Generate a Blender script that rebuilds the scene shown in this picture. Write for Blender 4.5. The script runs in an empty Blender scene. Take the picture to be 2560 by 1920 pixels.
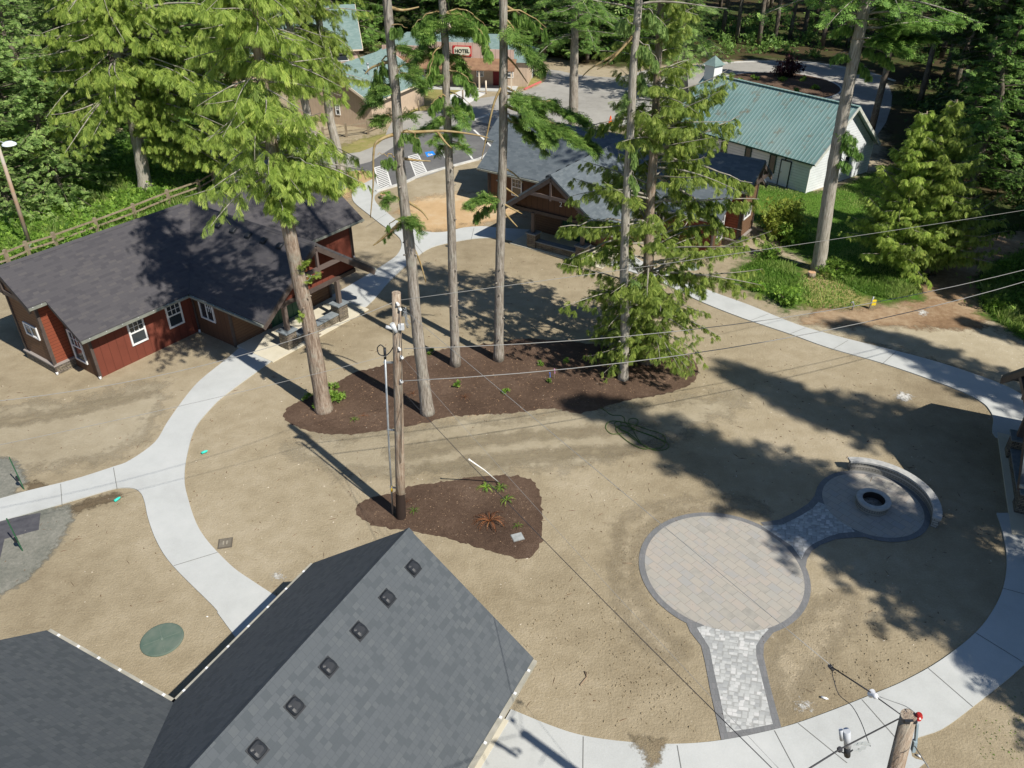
import bpy, math, random
import numpy as np
from mathutils import Vector, Matrix, geometry
C = bpy.context.scene.collection
R = math.radians
# ------------------------------------------------------------------ camera, sky, sun
cam = bpy.data.cameras.new('camera'); co = bpy.data.objects.new('camera', cam); C.objects.link(co)
H = 20.0; TH = R(33)
co.location = (0, 0, H); co.rotation_euler = (R(90) - TH, 0, 0)
cam.sensor_width = 36; cam.lens = 36 * 2000 / 2560; cam.clip_end = 1500; cam.clip_start = 0.1
bpy.context.scene.camera = co
SUN_AZ, SUN_EL = 134.0, 48.0
sd = Vector((math.sin(R(SUN_AZ)) * math.cos(R(SUN_EL)), math.cos(R(SUN_AZ)) * math.cos(R(SUN_EL)), math.sin(R(SUN_EL))))
w = bpy.data.worlds.new('World'); bpy.context.scene.world = w; w.use_nodes = True
nt = w.node_tree; sky = nt.nodes.new('ShaderNodeTexSky'); sky.sky_type = 'NISHITA'; sky.sun_disc = False
sky.sun_elevation = R(SUN_EL); sky.sun_rotation = R(SUN_AZ); sky.ozone_density = 5.0; sky.dust_density = .3
nt.links.new(sky.outputs[0], nt.nodes['Background'].inputs[0]); nt.nodes['Background'].inputs[1].default_value = 0.08
sl = bpy.data.lights.new('sun', 'SUN'); sl.energy = 5.0; sl.angle = R(0.6); sl.color = (1, 0.94, 0.84)
so = bpy.data.objects.new('sun', sl); C.objects.link(so); so.rotation_euler = sd.to_track_quat('Z', 'Y').to_euler(); so.location = (0, 0, 60)
vs = bpy.context.scene.view_settings; vs.view_transform = 'Standard'; vs.look = 'None'; vs.exposure = 0.27; vs.gamma = 1

# ------------------------------------------------------------------ surveying helpers (photo reading -> place on the site)
K = 2560 / 2212
cT, sT = math.cos(TH), math.sin(TH)
def ray(x, y):
    dx = (x * K - 1280) / 2000; dy = (960 - y * K) / 2000
    return Vector((dx, cT + dy * sT, -sT + dy * cT))
def g(x, y, z=0.0):
    d = ray(x, y); return Vector((0, 0, H)) + d * ((z - H) / d.z)
def atY(x, y, Y):
    d = ray(x, y); return Vector((0, 0, H)) + d * (Y / d.y)
# ------------------------------------------------------------------ scene-graph helpers
def tag(o, label=None, cat=None, group=None, kind=None):
    if label: o['label'] = label
    if cat: o['category'] = cat
    if group: o['group'] = group
    if kind: o['kind'] = kind
    return o
def empty(name, loc, rz=0, label=None, cat=None, group=None):
    o = bpy.data.objects.new(name, None); C.objects.link(o); o.location = loc; o.rotation_euler = (0, 0, rz)
    o.empty_display_size = 0.3
    return tag(o, label, cat, group)
def link(name, me, parent=None):
    o = bpy.data.objects.new(name, me); C.objects.link(o)
    if parent is not None: o.parent = parent
    return o
def copy_tree(o, parent=None):
    c = o.copy(); C.objects.link(c); c.parent = parent
    for ch in [x for x in bpy.data.objects if x.parent == o]: copy_tree(ch, c)
    return c
class MB:
    def __init__(s): s.v = []; s.f = []; s.sm = []
    def face(s, pts, smooth=False):
        i = len(s.v); s.v += [tuple(p) for p in pts]; s.f.append(tuple(range(i, i + len(pts)))); s.sm.append(smooth)
    def prism(s, poly, vec):
        vec = Vector(vec); a = [Vector(p) for p in poly]; b = [p + vec for p in a]
        n = Vector((0, 0, 0))
        for i in range(len(a)): n += a[i].cross(a[(i + 1) % len(a)])
        if n.dot(vec) > 0: a, b = b, a
        s.face(a); s.face(b[::-1])
        for i in range(len(a)):
            j = (i + 1) % len(a); s.face([a[j], a[i], b[i], b[j]])
    def box(s, x0, x1, y0, y1, z0, z1):
        s.prism([(x0, y0, z0), (x1, y0, z0), (x1, y1, z0), (x0, y1, z0)], (0, 0, z1 - z0))
    def beam(s, a, b, w, h):
        a = Vector(a); b = Vector(b); d = (b - a).normalized()
        sd_ = d.cross(Vector((0, 0, 1)))
        if sd_.length < 1e-3: sd_ = Vector((1, 0, 0))
        sd_.normalize(); up = sd_.cross(d)
        q = [a + sd_ * (w / 2 * i) + up * (h / 2 * j) for i, j in ((-1, -1), (1, -1), (1, 1), (-1, 1))]
        s.prism(q, b - a)
    def tube(s, pts, rad, n=8, cap=True):
        pts = [Vector(p) for p in pts]; m = len(pts)
        if not hasattr(rad, '__len__'): rad = [rad] * m
        base = len(s.v); ref = None
        for i, p in enumerate(pts):
            d = (pts[min(i + 1, m - 1)] - pts[max(i - 1, 0)]).normalized()
            if ref is None: ref = d.cross(Vector((0.31, 0.95, 0.05))).normalized() if abs(d.z) > .5 else d.cross(Vector((0, 0, 1))).normalized()
            a = (ref - d * ref.dot(d)).normalized(); ref = a; b = d.cross(a)
            for k in range(n):
                t = 2 * math.pi * k / n; s.v.append(tuple(p + (a * math.cos(t) + b * math.sin(t)) * rad[i]))
        for i in range(m - 1):
            for k in range(n):
                k2 = (k + 1) % n
                s.f.append((base + i * n + k, base + i * n + k2, base + (i + 1) * n + k2, base + (i + 1) * n + k)); s.sm.append(True)
        if cap:
            s.f.append(tuple(base + k for k in range(n))[::-1]); s.sm.append(False)
            s.f.append(tuple(base + (m - 1) * n + k for k in range(n))); s.sm.append(False)
    def lathe(s, prof, n=24, c=(0, 0, 0)):
        base = len(s.v)
        for r, z in prof:
            for k in range(n):
                t = 2 * math.pi * k / n; s.v.append((c[0] + r * math.cos(t), c[1] + r * math.sin(t), c[2] + z))
        for i in range(len(prof) - 1):
            for k in range(n):
                k2 = (k + 1) % n; s.f.append((base + i * n + k, base + i * n + k2, base + (i + 1) * n + k2, base + (i + 1) * n + k)); s.sm.append(False)
    def build(s, name, m, parent=None, uv=True):
        me = bpy.data.meshes.new(name); me.from_pydata(s.v, [], s.f)
        me.polygons.foreach_set('use_smooth', s.sm)
        if uv:
            ul = me.uv_layers.new(name='UVMap'); V = me.vertices
            data = []
            for p in me.polygons:
                n = p.normal; t = Vector((-n.y, n.x, 0))
                if t.length < 0.05: t = Vector((1, 0, 0))
                t.normalize(); b = n.cross(t)
                for vi in p.vertices:
                    q = V[vi].co; data += [q.dot(t), q.dot(b)]
            ul.data.foreach_set('uv', data)
        me.materials.append(m); return link(name, me, parent)

# ------------------------------------------------------------------ materials
def newmat(name):
    m = bpy.data.materials.new(name); m.use_nodes = True; t = m.node_tree; b = t.nodes['Principled BSDF']
    b.inputs['Specular IOR Level'].default_value = 0.25
    return m, t, b
def N(t, kind, **kw):
    n = t.nodes.new(kind)
    for k, v in kw.items():
        if k in n.inputs.keys(): n.inputs[k].default_value = v
        else: setattr(n, k, v)
    return n
def col(c): return (c[0], c[1], c[2], 1)
def coord(t, kind='Object', scale=None, rot=None):
    tc = N(t, 'ShaderNodeTexCoord'); o = tc.outputs[kind]
    if scale or rot is not None:
        mp = N(t, 'ShaderNodeMapping'); t.links.new(o, mp.inputs[0]); o = mp.outputs[0]
        if scale: mp.inputs['Scale'].default_value = scale
        if rot is not None: mp.inputs['Rotation'].default_value = (0, 0, rot)
    return o
def noise(t, vec, scale, detail=4, rough=.55):
    n = N(t, 'ShaderNodeTexNoise', Scale=scale, Detail=detail, Roughness=rough); t.links.new(vec, n.inputs['Vector']); return n.outputs['Fac']
def ramp(t, fac, stops):
    r = N(t, 'ShaderNodeValToRGB'); e = r.color_ramp.elements
    while len(e) < len(stops): e.new(.5)
    for i, (p, c) in enumerate(stops): e[i].position = p; e[i].color = col(c) if hasattr(c, '__len__') else (c, c, c, 1)
    t.links.new(fac, r.inputs[0]); return r.outputs[0]
def mix(t, fac, a, b, mode='MIX'):
    m = N(t, 'ShaderNodeMix', data_type='RGBA', blend_type=mode)
    for s, v in ((0, fac), (6, a), (7, b)):
        if hasattr(v, 'is_linked') or hasattr(v, 'links'): t.links.new(v, m.inputs[s])
        elif hasattr(v, '__len__'): m.inputs[s].default_value = col(v)
        else: m.inputs[s].default_value = v
    return m.outputs[2]
def bump(t, b, h, strength=.4, dist=.02):
    n = N(t, 'ShaderNodeBump', Strength=strength, Distance=dist); t.links.new(h, n.inputs['Height']); t.links.new(n.outputs[0], b.inputs['Normal'])
def simple(name, c, rough=.7, c2=None, scale=3, bmp=0, metal=0, spec=.25, bscale=30):
    m, t, b = newmat(name); b.inputs['Roughness'].default_value = rough; b.inputs['Metallic'].default_value = metal
    b.inputs['Specular IOR Level'].default_value = spec
    if c2:
        v = coord(t); f = ramp(t, noise(t, v, scale, 5), [(.35, 0), (.65, 1)])
        t.links.new(mix(t, f, c, c2), b.inputs['Base Color'])
        if bmp: bump(t, b, noise(t, v, bscale, 3), bmp, .02)
    else: b.inputs['Base Color'].default_value = col(c)
    return m
def ground_mat(name, stops, s1=.12, s2=1.3, s3=14, speck=None, dark=None, bmp=.5, rough=.95):
    m, t, b = newmat(name); b.inputs['Roughness'].default_value = rough; b.inputs['Specular IOR Level'].default_value = .1
    v = coord(t); a = noise(t, v, s1, 6, .6); c = noise(t, v, s2, 6, .65); d = noise(t, v, s3, 4, .7)
    mm = N(t, 'ShaderNodeMath', operation='MULTIPLY_ADD'); t.links.new(c, mm.inputs[0]); mm.inputs[1].default_value = .55; t.links.new(a, mm.inputs[2])
    m2 = N(t, 'ShaderNodeMath', operation='MULTIPLY_ADD'); t.links.new(d, m2.inputs[0]); m2.inputs[1].default_value = .35; t.links.new(mm.outputs[0], m2.inputs[2])
    m3 = N(t, 'ShaderNodeMath', operation='MULTIPLY'); t.links.new(m2.outputs[0], m3.inputs[0]); m3.inputs[1].default_value = 1 / 1.9
    o = ramp(t, m3.outputs[0], stops)
    if speck:
        vo = N(t, 'ShaderNodeTexVoronoi', Scale=speck[1]); t.links.new(v, vo.inputs['Vector'])
        f = ramp(t, vo.outputs['Distance'], [(speck[2], 1), (speck[2] + .05, 0)]); o = mix(t, f, o, speck[0])
    if dark:
        f = ramp(t, noise(t, v, dark[1], 8, .75), [(dark[2], 0), (dark[2] + .08, 1)]); o = mix(t, f, o, dark[0])
    t.links.new(o, b.inputs['Base Color'])
    hs = N(t, 'ShaderNodeMath', operation='ADD'); t.links.new(noise(t, v, 3.5, 8, .7), hs.inputs[0]); t.links.new(d, hs.inputs[1])
    bump(t, b, hs.outputs[0], bmp, .06); return m
DIRT = ground_mat('courtyard_dirt', [(.34, (.215, .172, .112)), (.44, (.285, .236, .157)), (.52, (.345, .29, .198)), (.64, (.43, .37, .27))], speck=((.5, .44, .34), 3.2, .022), dark=((.2, .155, .1), 1.3, .64), bmp=.55)
DIRTP = ground_mat('pale_dirt', [(.36, (.33, .28, .19)), (.5, (.42, .365, .26)), (.62, (.5, .45, .34))], speck=((.7, .66, .58), 4, .05), dark=((.2, .13, .075), 1.6, .64))
DIRTC = ground_mat('dry_courtyard_dirt', [(.36, (.26, .217, .145)), (.5, (.345, .297, .21)), (.62, (.41, .36, .265))])
DIRTO = ground_mat('orange_dirt', [(.36, (.40, .28, .15)), (.5, (.52, .36, .2)), (.62, (.56, .45, .3))])
FLOOR = ground_mat('forest_floor', [(.36, (.035, .03, .018)), (.48, (.075, .055, .03)), (.56, (.05, .075, .02)), (.66, (.2, .14, .08))], s1=.09, s2=.9)  # lightest brown stop paints sunlit dapples into the floor colour
GRASS = ground_mat('grass', [(.36, (.035, .075, .012)), (.48, (.07, .15, .02)), (.56, (.11, .2, .03)), (.68, (.2, .23, .07))], s1=.2, s2=2)
DRYG = ground_mat('dry_grass', [(.36, (.16, .17, .05)), (.5, (.27, .25, .09)), (.62, (.36, .28, .15))], s1=.3, s2=2)
CHIP = ground_mat('bark_chips', [(.34, (.14, .085, .05)), (.48, (.26, .17, .1)), (.58, (.38, .28, .18)), (.68, (.5, .4, .28))], s1=.2, s2=3, s3=25)
MULCH = ground_mat('dark_bark_mulch', [(.34, (.07, .045, .033)), (.5, (.125, .082, .058)), (.6, (.17, .115, .083)), (.7, (.25, .18, .13))], s1=.4, s2=6, s3=40, speck=((.42, .32, .22), 9, .045), bmp=1)
GRAVEL = ground_mat('grey_gravel', [(.36, (.12, .13, .11)), (.5, (.2, .2, .17)), (.64, (.3, .29, .25))], s1=.5, s2=8, s3=50)
ASPH = ground_mat('old_asphalt', [(.35, (.24, .23, .21)), (.5, (.32, .31, .285)), (.64, (.38, .37, .34))], s1=.15, s2=1, s3=30, bmp=.2)
ASPHN = ground_mat('new_asphalt', [(.36, (.105, .105, .11)), (.5, (.14, .14, .14)), (.64, (.19, .19, .185))], s1=.2, s2=2, s3=40, bmp=.2)
CONC = ground_mat('concrete', [(.34, (.40, .41, .40)), (.5, (.47, .485, .475)), (.64, (.52, .53, .52))], s1=.25, s2=1.5, s3=18, bmp=.08, rough=.85)
CONCY = ground_mat('cream_concrete', [(.34, (.50, .46, .35)), (.5, (.58, .54, .43)), (.64, (.62, .58, .48))], s1=.3, s2=2, s3=18, bmp=.08, rough=.85)
JOINT = simple('joint', (.16, .16, .15), .9)
WHITEP = simple('road_paint', (.78, .78, .75), .7, (.6, .6, .58), 8)
BLUEP = simple('blue_paint', (.02, .24, .75), .6)
REDP = simple('red_kerb_paint', (.6, .1, .1), .7, (.5, .2, .18), 6)
def brick_mat(name, w_, h_, cols, mortar, ms=.012, rot=0, kind='Object', rough=.85, bmp=.3, off=.5, bias=0, var=2.0, dist=.01):
    m, t, b = newmat(name); b.inputs['Roughness'].default_value = rough
    v = coord(t, kind, None, rot)
    br = N(t, 'ShaderNodeTexBrick', Scale=1.0); br.offset = off; br.inputs['Brick Width'].default_value = w_; br.inputs['Row Height'].default_value = h_
    br.inputs['Mortar Size'].default_value = ms; br.inputs['Bias'].default_value = bias; br.inputs['Mortar Smooth'].default_value = .2
    br.inputs['Color1'].default_value = (0, 0, 0, 1); br.inputs['Color2'].default_value = (1, 1, 1, 1); br.inputs['Mortar'].default_value = (.5, .5, .5, 1)
    t.links.new(v, br.inputs['Vector'])
    nz = noise(t, v, var, 3)
    mm = N(t, 'ShaderNodeMath', operation='MULTIPLY_ADD'); t.links.new(nz, mm.inputs[0]); mm.inputs[1].default_value = .5; 
    m2 = N(t, 'ShaderNodeMath', operation='MULTIPLY'); t.links.new(br.outputs['Color'], m2.inputs[0]); m2.inputs[1].default_value = .72
    t.links.new(m2.outputs[0], mm.inputs[2])
    c = ramp(t, mm.outputs[0], [(.15 + i * .8 / max(1, len(cols) - 1), k) for i, k in enumerate(cols)])
    c = mix(t, br.outputs['Fac'], c, mortar); t.links.new(c, b.inputs['Base Color'])
    inv = N(t, 'ShaderNodeMath', operation='SUBTRACT'); inv.inputs[0].default_value = 1; t.links.new(br.outputs['Fac'], inv.inputs[1])
    bump(t, b, inv.outputs[0], bmp, dist); return m
def shingle(name, a, b_, c_, line, big=1.0):
    m, t, b = newmat(name); b.inputs['Roughness'].default_value = .92
    v = coord(t, 'UV'); br = N(t, 'ShaderNodeTexBrick', Scale=1.0); br.offset = .43; br.squash = .7; br.squash_frequency = 3
    br.inputs['Brick Width'].default_value = .24 * big; br.inputs['Row Height'].default_value = .14; br.inputs['Mortar Size'].default_value = .006; br.inputs['Mortar Smooth'].default_value = .6
    br.inputs['Color1'].default_value = (0, 0, 0, 1); br.inputs['Color2'].default_value = (1, 1, 1, 1); br.inputs['Mortar'].default_value = (.4, .4, .4, 1); t.links.new(v, br.inputs['Vector'])
    k = ramp(t, br.outputs['Color'], [(.0, a), (.22, a), (.3, b_), (.75, b_), (.85, c_)])
    gr = noise(t, v, 90, 2, .8); k = mix(t, ramp(t, gr, [(.35, .0), (.65, .35)]), k, c_); big_ = noise(t, v, .45, 4); k = mix(t, ramp(t, big_, [(.4, 0), (.7, .25)]), k, a)
    ln = N(t, 'ShaderNodeMath', operation='MULTIPLY'); t.links.new(br.outputs['Fac'], ln.inputs[0]); ln.inputs[1].default_value = .45
    t.links.new(mix(t, ln.outputs[0], k, line), b.inputs['Base Color']); bump(t, b, br.outputs['Color'], .35, .012); return m
SH_G = shingle('grey_shingles', (.07, .081, .09), (.087, .098, .108), (.098, .109, .117), (.05, .058, .066), .78)
SH_B = shingle('brown_shingles', (.058, .056, .063), (.072, .069, .075), (.086, .081, .083), (.048, .046, .052), 1.6)
SH_2 = shingle('slate_shingles', (.085, .104, .12), (.108, .13, .147), (.13, .152, .168), (.07, .085, .095), 1.6)
SH_T = brick_mat('green_shingles', .34, .14, [(.14, .21, .2), (.165, .24, .228), (.2, .275, .26)], (.14, .21, .2), .006, 0, 'UV', .85, .2)
STONE = brick_mat('ledge_stone', .34, .07, [(.12, .1, .075), (.22, .19, .14), (.32, .27, .2), (.2, .17, .15)], (.05, .045, .04), .012, 0, 'UV', .9, .8, .37, 0, 5, .03)
PAVB = brick_mat('large_pavers', .44, .3, [(.27, .26, .235), (.34, .325, .29), (.38, .35, .305), (.35, .34, .31), (.385, .345, .3), (.33, .325, .31)], (.25, .24, .215), .008, R(52), 'Object', .85, .25, .37, 0, 3.2)
def small_pavers():
    m, t, b = newmat('small_pavers'); b.inputs['Roughness'].default_value = .85; v = coord(t, 'Object', (1, 1.3, 1), R(14))
    vo = N(t, 'ShaderNodeTexVoronoi', Scale=6.6, Randomness=.6); vo.distance = 'CHEBYCHEV'; t.links.new(v, vo.inputs['Vector'])
    k = ramp(t, vo.outputs['Color'], [(.2, (.33, .34, .34)), (.45, (.40, .41, .40)), (.7, (.47, .48, .47)), (.85, (.55, .55, .54))])
    f = ramp(t, vo.outputs['Distance'], [(.40, 0), (.5, .6)]); t.links.new(mix(t, f, k, (.24, .24, .23)), b.inputs['Base Color']); bump(t, b, vo.outputs['Distance'], .3, -.01); return m
PAVS = small_pavers()
PAVD = brick_mat('border_pavers', .1, .2, [(.15, .155, .16), (.17, .175, .18), (.19, .19, .195)], (.13, .13, .13), .004, 0, 'Object', .85, .2)
WALLB = brick_mat('wall_blocks', .3, .1, [(.2, .19, .17), (.3, .29, .26), (.4, .38, .34)], (.1, .1, .09), .01, 0, 'UV', .9, .5)
CAPST = simple('wall_cap_stone', (.34, .345, .34), .85, (.46, .46, .44), 6)
def stripes(name, c, gap, width, period, horiz=False, c2=None, bmp=.6, rough=.75):
    m, t, b = newmat(name); b.inputs['Roughness'].default_value = rough
    v = coord(t, 'UV'); sx = N(t, 'ShaderNodeSeparateXYZ'); t.links.new(v, sx.inputs[0])
    d = N(t, 'ShaderNodeMath', operation='DIVIDE'); t.links.new(sx.outputs[1 if horiz else 0], d.inputs[0]); d.inputs[1].default_value = period
    f = N(t, 'ShaderNodeMath', operation='FRACT'); t.links.new(d.outputs[0], f.inputs[0])
    l = N(t, 'ShaderNodeMath', operation='LESS_THAN'); t.links.new(f.outputs[0], l.inputs[0]); l.inputs[1].default_value = width / period
    nz = ramp(t, noise(t, v, 1.5, 4), [(.3, 0), (.7, 1)]); base = mix(t, nz, c, c2 or tuple(k * .85 for k in c))
    t.links.new(mix(t, l.outputs[0], base, gap), b.inputs['Base Color'])
    h = f.outputs[0] if horiz else l.outputs[0]
    bump(t, b, h, bmp, .02 if horiz else -.02); return m
RUST = stripes('rust_board_siding', (.175, .05, .032), (.12, .035, .022), .03, .4)
RUSTL = stripes('rust_lap_siding', (.27, .075, .04), (.12, .035, .02), .02, .16, True)
BROWN = stripes('brown_board_siding', (.13, .07, .042), (.07, .04, .026), .03, .4)
BROWNL = stripes('brown_lap_siding', (.19, .11, .065), (.09, .05, .035), .02, .16, True)
TRIM = simple('dark_trim', (.075, .058, .052), .6, (.1, .08, .07), 4)
TAN = stripes('tan_siding', (.56, .44, .33), (.42, .32, .25), .02, .3)
PINK = stripes('pink_board_siding', (.58, .43, .36), (.33, .22, .2), .05, .8)
WHITES = stripes('white_lap_siding', (.76, .8, .83), (.48, .52, .55), .025, .2, True)
WHITE = simple('white_paint', (.75, .76, .76), .5)
CREAM = simple('cream_trim', (.68, .58, .46), .6)
GREEND = simple('green_door', (.022, .085, .05), .45)
DKGREEN = simple('dark_green_trim', (.02, .06, .045), .5)
GUT = simple('pale_gutter', (.30, .29, .24), .5, (.42, .40, .34), 2)
GUTD = simple('dark_gutter', (.17, .18, .155), .5, (.24, .25, .21), 2)
GLASS = simple('window_glass', (.03, .04, .05), .08, spec=.8)
STEEL = simple('galvanised', (.42, .45, .47), .45, (.32, .34, .36), 9, metal=.5)
CAPBL = simple('bluestone_cap', (.17, .2, .225), .75, (.24, .27, .29), 5)
BLACKP = simple('black_plastic', (.02, .023, .028), .5, spec=.4)
WOODF = simple('weathered_wood', (.2, .16, .11), .9, (.3, .25, .18), 4, .3)
DKBR = simple('brown_porch_shingle', (.2, .115, .07), .9, (.28, .17, .1), 2)
REDD = simple('dark_red_door', (.16, .015, .02), .5)
def metal_roof():
    m, t, b = newmat('green_metal_roof'); b.inputs['Roughness'].default_value = .42; b.inputs['Metallic'].default_value = .25
    v = coord(t, 'UV'); sx = N(t, 'ShaderNodeSeparateXYZ'); t.links.new(v, sx.inputs[0])
    d = N(t, 'ShaderNodeMath', operation='MULTIPLY'); t.links.new(sx.outputs[0], d.inputs[0]); d.inputs[1].default_value = 2 * math.pi / .32
    s = N(t, 'ShaderNodeMath', operation='SINE'); t.links.new(d.outputs[0], s.inputs[0])
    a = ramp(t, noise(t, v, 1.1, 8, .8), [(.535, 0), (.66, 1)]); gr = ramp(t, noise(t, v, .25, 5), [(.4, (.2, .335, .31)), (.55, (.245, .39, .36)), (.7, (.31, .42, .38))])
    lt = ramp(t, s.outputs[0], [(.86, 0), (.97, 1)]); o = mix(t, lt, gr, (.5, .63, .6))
    mossy = N(t, 'ShaderNodeMath', operation='MULTIPLY'); t.links.new(a, mossy.inputs[0]); mossy.inputs[1].default_value = .75
    o = mix(t, mossy.outputs[0], o, (.26, .17, .09)); t.links.new(o, b.inputs['Base Color']); bump(t, b, s.outputs[0], .25, .03); return m
METR = metal_roof()
def leaf_mat(name, dark, mid, bright, trans=.3):
    m = bpy.data.materials.new(name); m.use_nodes = True; t = m.node_tree; t.nodes.clear()
    out = N(t, 'ShaderNodeOutputMaterial'); at = N(t, 'ShaderNodeAttribute', attribute_name='var')
    oi = N(t, 'ShaderNodeObjectInfo')
    c = ramp(t, at.outputs['Fac'], [(.0, dark), (.5, mid), (1., bright)])
    f = N(t, 'ShaderNodeMath', operation='MULTIPLY_ADD'); t.links.new(oi.outputs['Random'], f.inputs[0]); f.inputs[1].default_value = .5; f.inputs[2].default_value = .75
    hs = N(t, 'ShaderNodeHueSaturation'); t.links.new(f.outputs[0], hs.inputs['Value']); t.links.new(c, hs.inputs['Color'])
    d = N(t, 'ShaderNodeBsdfPrincipled', Roughness=.55); d.inputs['Specular IOR Level'].default_value = .25
    tr = N(t, 'ShaderNodeBsdfTranslucent'); mx = N(t, 'ShaderNodeMixShader'); mx.inputs[0].default_value = trans
    t.links.new(hs.outputs[0], d.inputs['Base Color']); t.links.new(hs.outputs[0], tr.inputs['Color'])
    t.links.new(d.outputs[0], mx.inputs[1]); t.links.new(tr.outputs[0], mx.inputs[2]); t.links.new(mx.outputs[0], out.inputs[0]); return m
L_CED = leaf_mat('cedar_foliage', (.1, .17, .03), (.33, .45, .09), (.6, .7, .17), .48)
L_CED2 = leaf_mat('young_cedar_foliage', (.09, .16, .03), (.34, .46, .09), (.62, .72, .18), .48)
L_FIR = leaf_mat('fir_foliage', (.055, .12, .03), (.17, .31, .07), (.35, .52, .13), .4)
L_FIRP = leaf_mat('pale_fir_foliage', (.09, .17, .05), (.3, .45, .14), (.5, .64, .22), .45)
L_FIRB = leaf_mat('fresh_fir_foliage', (.07, .15, .035), (.23, .4, .085), (.45, .62, .16), .42)
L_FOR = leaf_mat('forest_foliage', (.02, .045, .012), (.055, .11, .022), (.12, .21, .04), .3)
L_BRO = leaf_mat('broadleaf_foliage', (.07, .15, .022), (.19, .34, .05), (.36, .52, .09), .4)
L_GRA = leaf_mat('grass_blades', (.07, .15, .025), (.17, .3, .05), (.38, .45, .15), .38)
L_DEAD = leaf_mat('dead_fern_fronds', (.12, .045, .02), (.26, .1, .04), (.4, .18, .07), .2)
L_FERN = leaf_mat('fern_fronds', (.06, .16, .02), (.14, .3, .03), (.3, .42, .06), .35)
L_MOSS = leaf_mat('brown_foliage', (.1, .06, .02), (.2, .13, .05), (.33, .2, .04), .2)
def bark(name, a, b_, c):
    m, t, b = newmat(name); b.inputs['Roughness'].default_value = .95; b.inputs['Specular IOR Level'].default_value = .1
    v = coord(t, 'Object', (1, 1, .12)); f = noise(t, v, 16, 6, .7); v2 = coord(t); f2 = noise(t, v2, 2.2, 5, .7)
    o = ramp(t, f, [(.3, a), (.5, b_), (.68, c)]); o = mix(t, ramp(t, f2, [(.5, 0), (.68, .55)]), o, (.36, .36, .30))
    t.links.new(o, b.inputs['Base Color']); bump(t, b, f, .9, .06); return m
BK_G = bark('grey_fir_bark', (.09, .076, .06), (.3, .265, .225), (.47, .44, .39))
BK_C = bark('cedar_bark', (.11, .075, .052), (.3, .23, .175), (.46, .39, .32))
BK_P = bark('pale_bark', (.16, .14, .11), (.36, .33, .28), (.52, .49, .44))
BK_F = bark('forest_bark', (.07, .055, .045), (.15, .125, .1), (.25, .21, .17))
LIMB = simple('pale_limb', (.2, .18, .145), .9, (.36, .34, .29), 6)
LIMBM = simple('mossy_limb', (.28, .19, .08), .9, (.38, .3, .16), 6)
POLEW = bark('utility_pole_wood', (.2, .13, .085), (.36, .28, .21), (.5, .43, .34))

# ------------------------------------------------------------------ ground sheets
rng = random.Random(7)
def smooth_poly(pts, n=5, closed=True):
    out = []; m = len(pts)
    for i in range(m if closed else m - 1):
        p0, p1, p2, p3 = (pts[(i - 1) % m], pts[i], pts[(i + 1) % m], pts[(i + 2) % m]) if closed else (pts[max(i - 1, 0)], pts[i], pts[i + 1], pts[min(i + 2, m - 1)])
        for k in range(n):
            t = k / n; out.append(0.5 * ((2 * p1) + (p2 - p0) * t + (2 * p0 - 5 * p1 + 4 * p2 - p3) * t * t + (3 * p1 - p0 - 3 * p2 + p3) * t ** 3))
    if not closed: out.append(pts[-1])
    return out
def rough_poly(P, step, amp, seed):
    r = random.Random(seed); out = []
    for i in range(len(P)):
        a = P[i]; b = P[(i + 1) % len(P)]; n = max(1, int((b - a).length / step))
        for k in range(n):
            p = a.lerp(b, k / n); out.append(p + Vector((r.gauss(0, amp), r.gauss(0, amp), 0)))
    return out
ZC = [0]
def sheet(name, pix, z, m, smooth=3, rough=None, kind='structure', thick=0, world=False, holes=None, parent=None):
    ZC[0] += 1; z += .0002 * ZC[0]
    P = [Vector(p) for p in pix] if world else [g(*p) for p in pix]
    P = [Vector((p.x, p.y, 0)) for p in P]
    if smooth > 1: P = smooth_poly(P, smooth)
    if rough: P = rough_poly(P, rough[0], rough[1], hash_(name) + len(pix))
    rings = [P] + (holes or [])
    tri = geometry.tessellate_polygon([[Vector((p.x, p.y, 0)) for p in r] for r in rings])
    vs_ = [(p.x, p.y, z) for r in rings for p in r]
    fs = []
    for t in tri:
        a, b, c = [Vector(vs_[i]) for i in t]
        fs.append(tuple(t) if (b - a).cross(c - a).z > 0 else tuple(t)[::-1])
    if thick:
        n0 = len(vs_); vs_ += [(x, y, z - thick) for x, y, _ in vs_]; s = 0
        for r in rings:
            L = len(r)
            for i in range(L): fs.append((s + i, s + (i + 1) % L, n0 + s + (i + 1) % L, n0 + s + i))
            s += L
    me = bpy.data.meshes.new(name); me.from_pydata(vs_, [], fs); me.materials.append(m)
    o = link(name, me, parent)
    if kind: o['kind'] = kind
    return o
def hash_(s): return sum(ord(ch) * (i + 3) for i, ch in enumerate(s))
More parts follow.
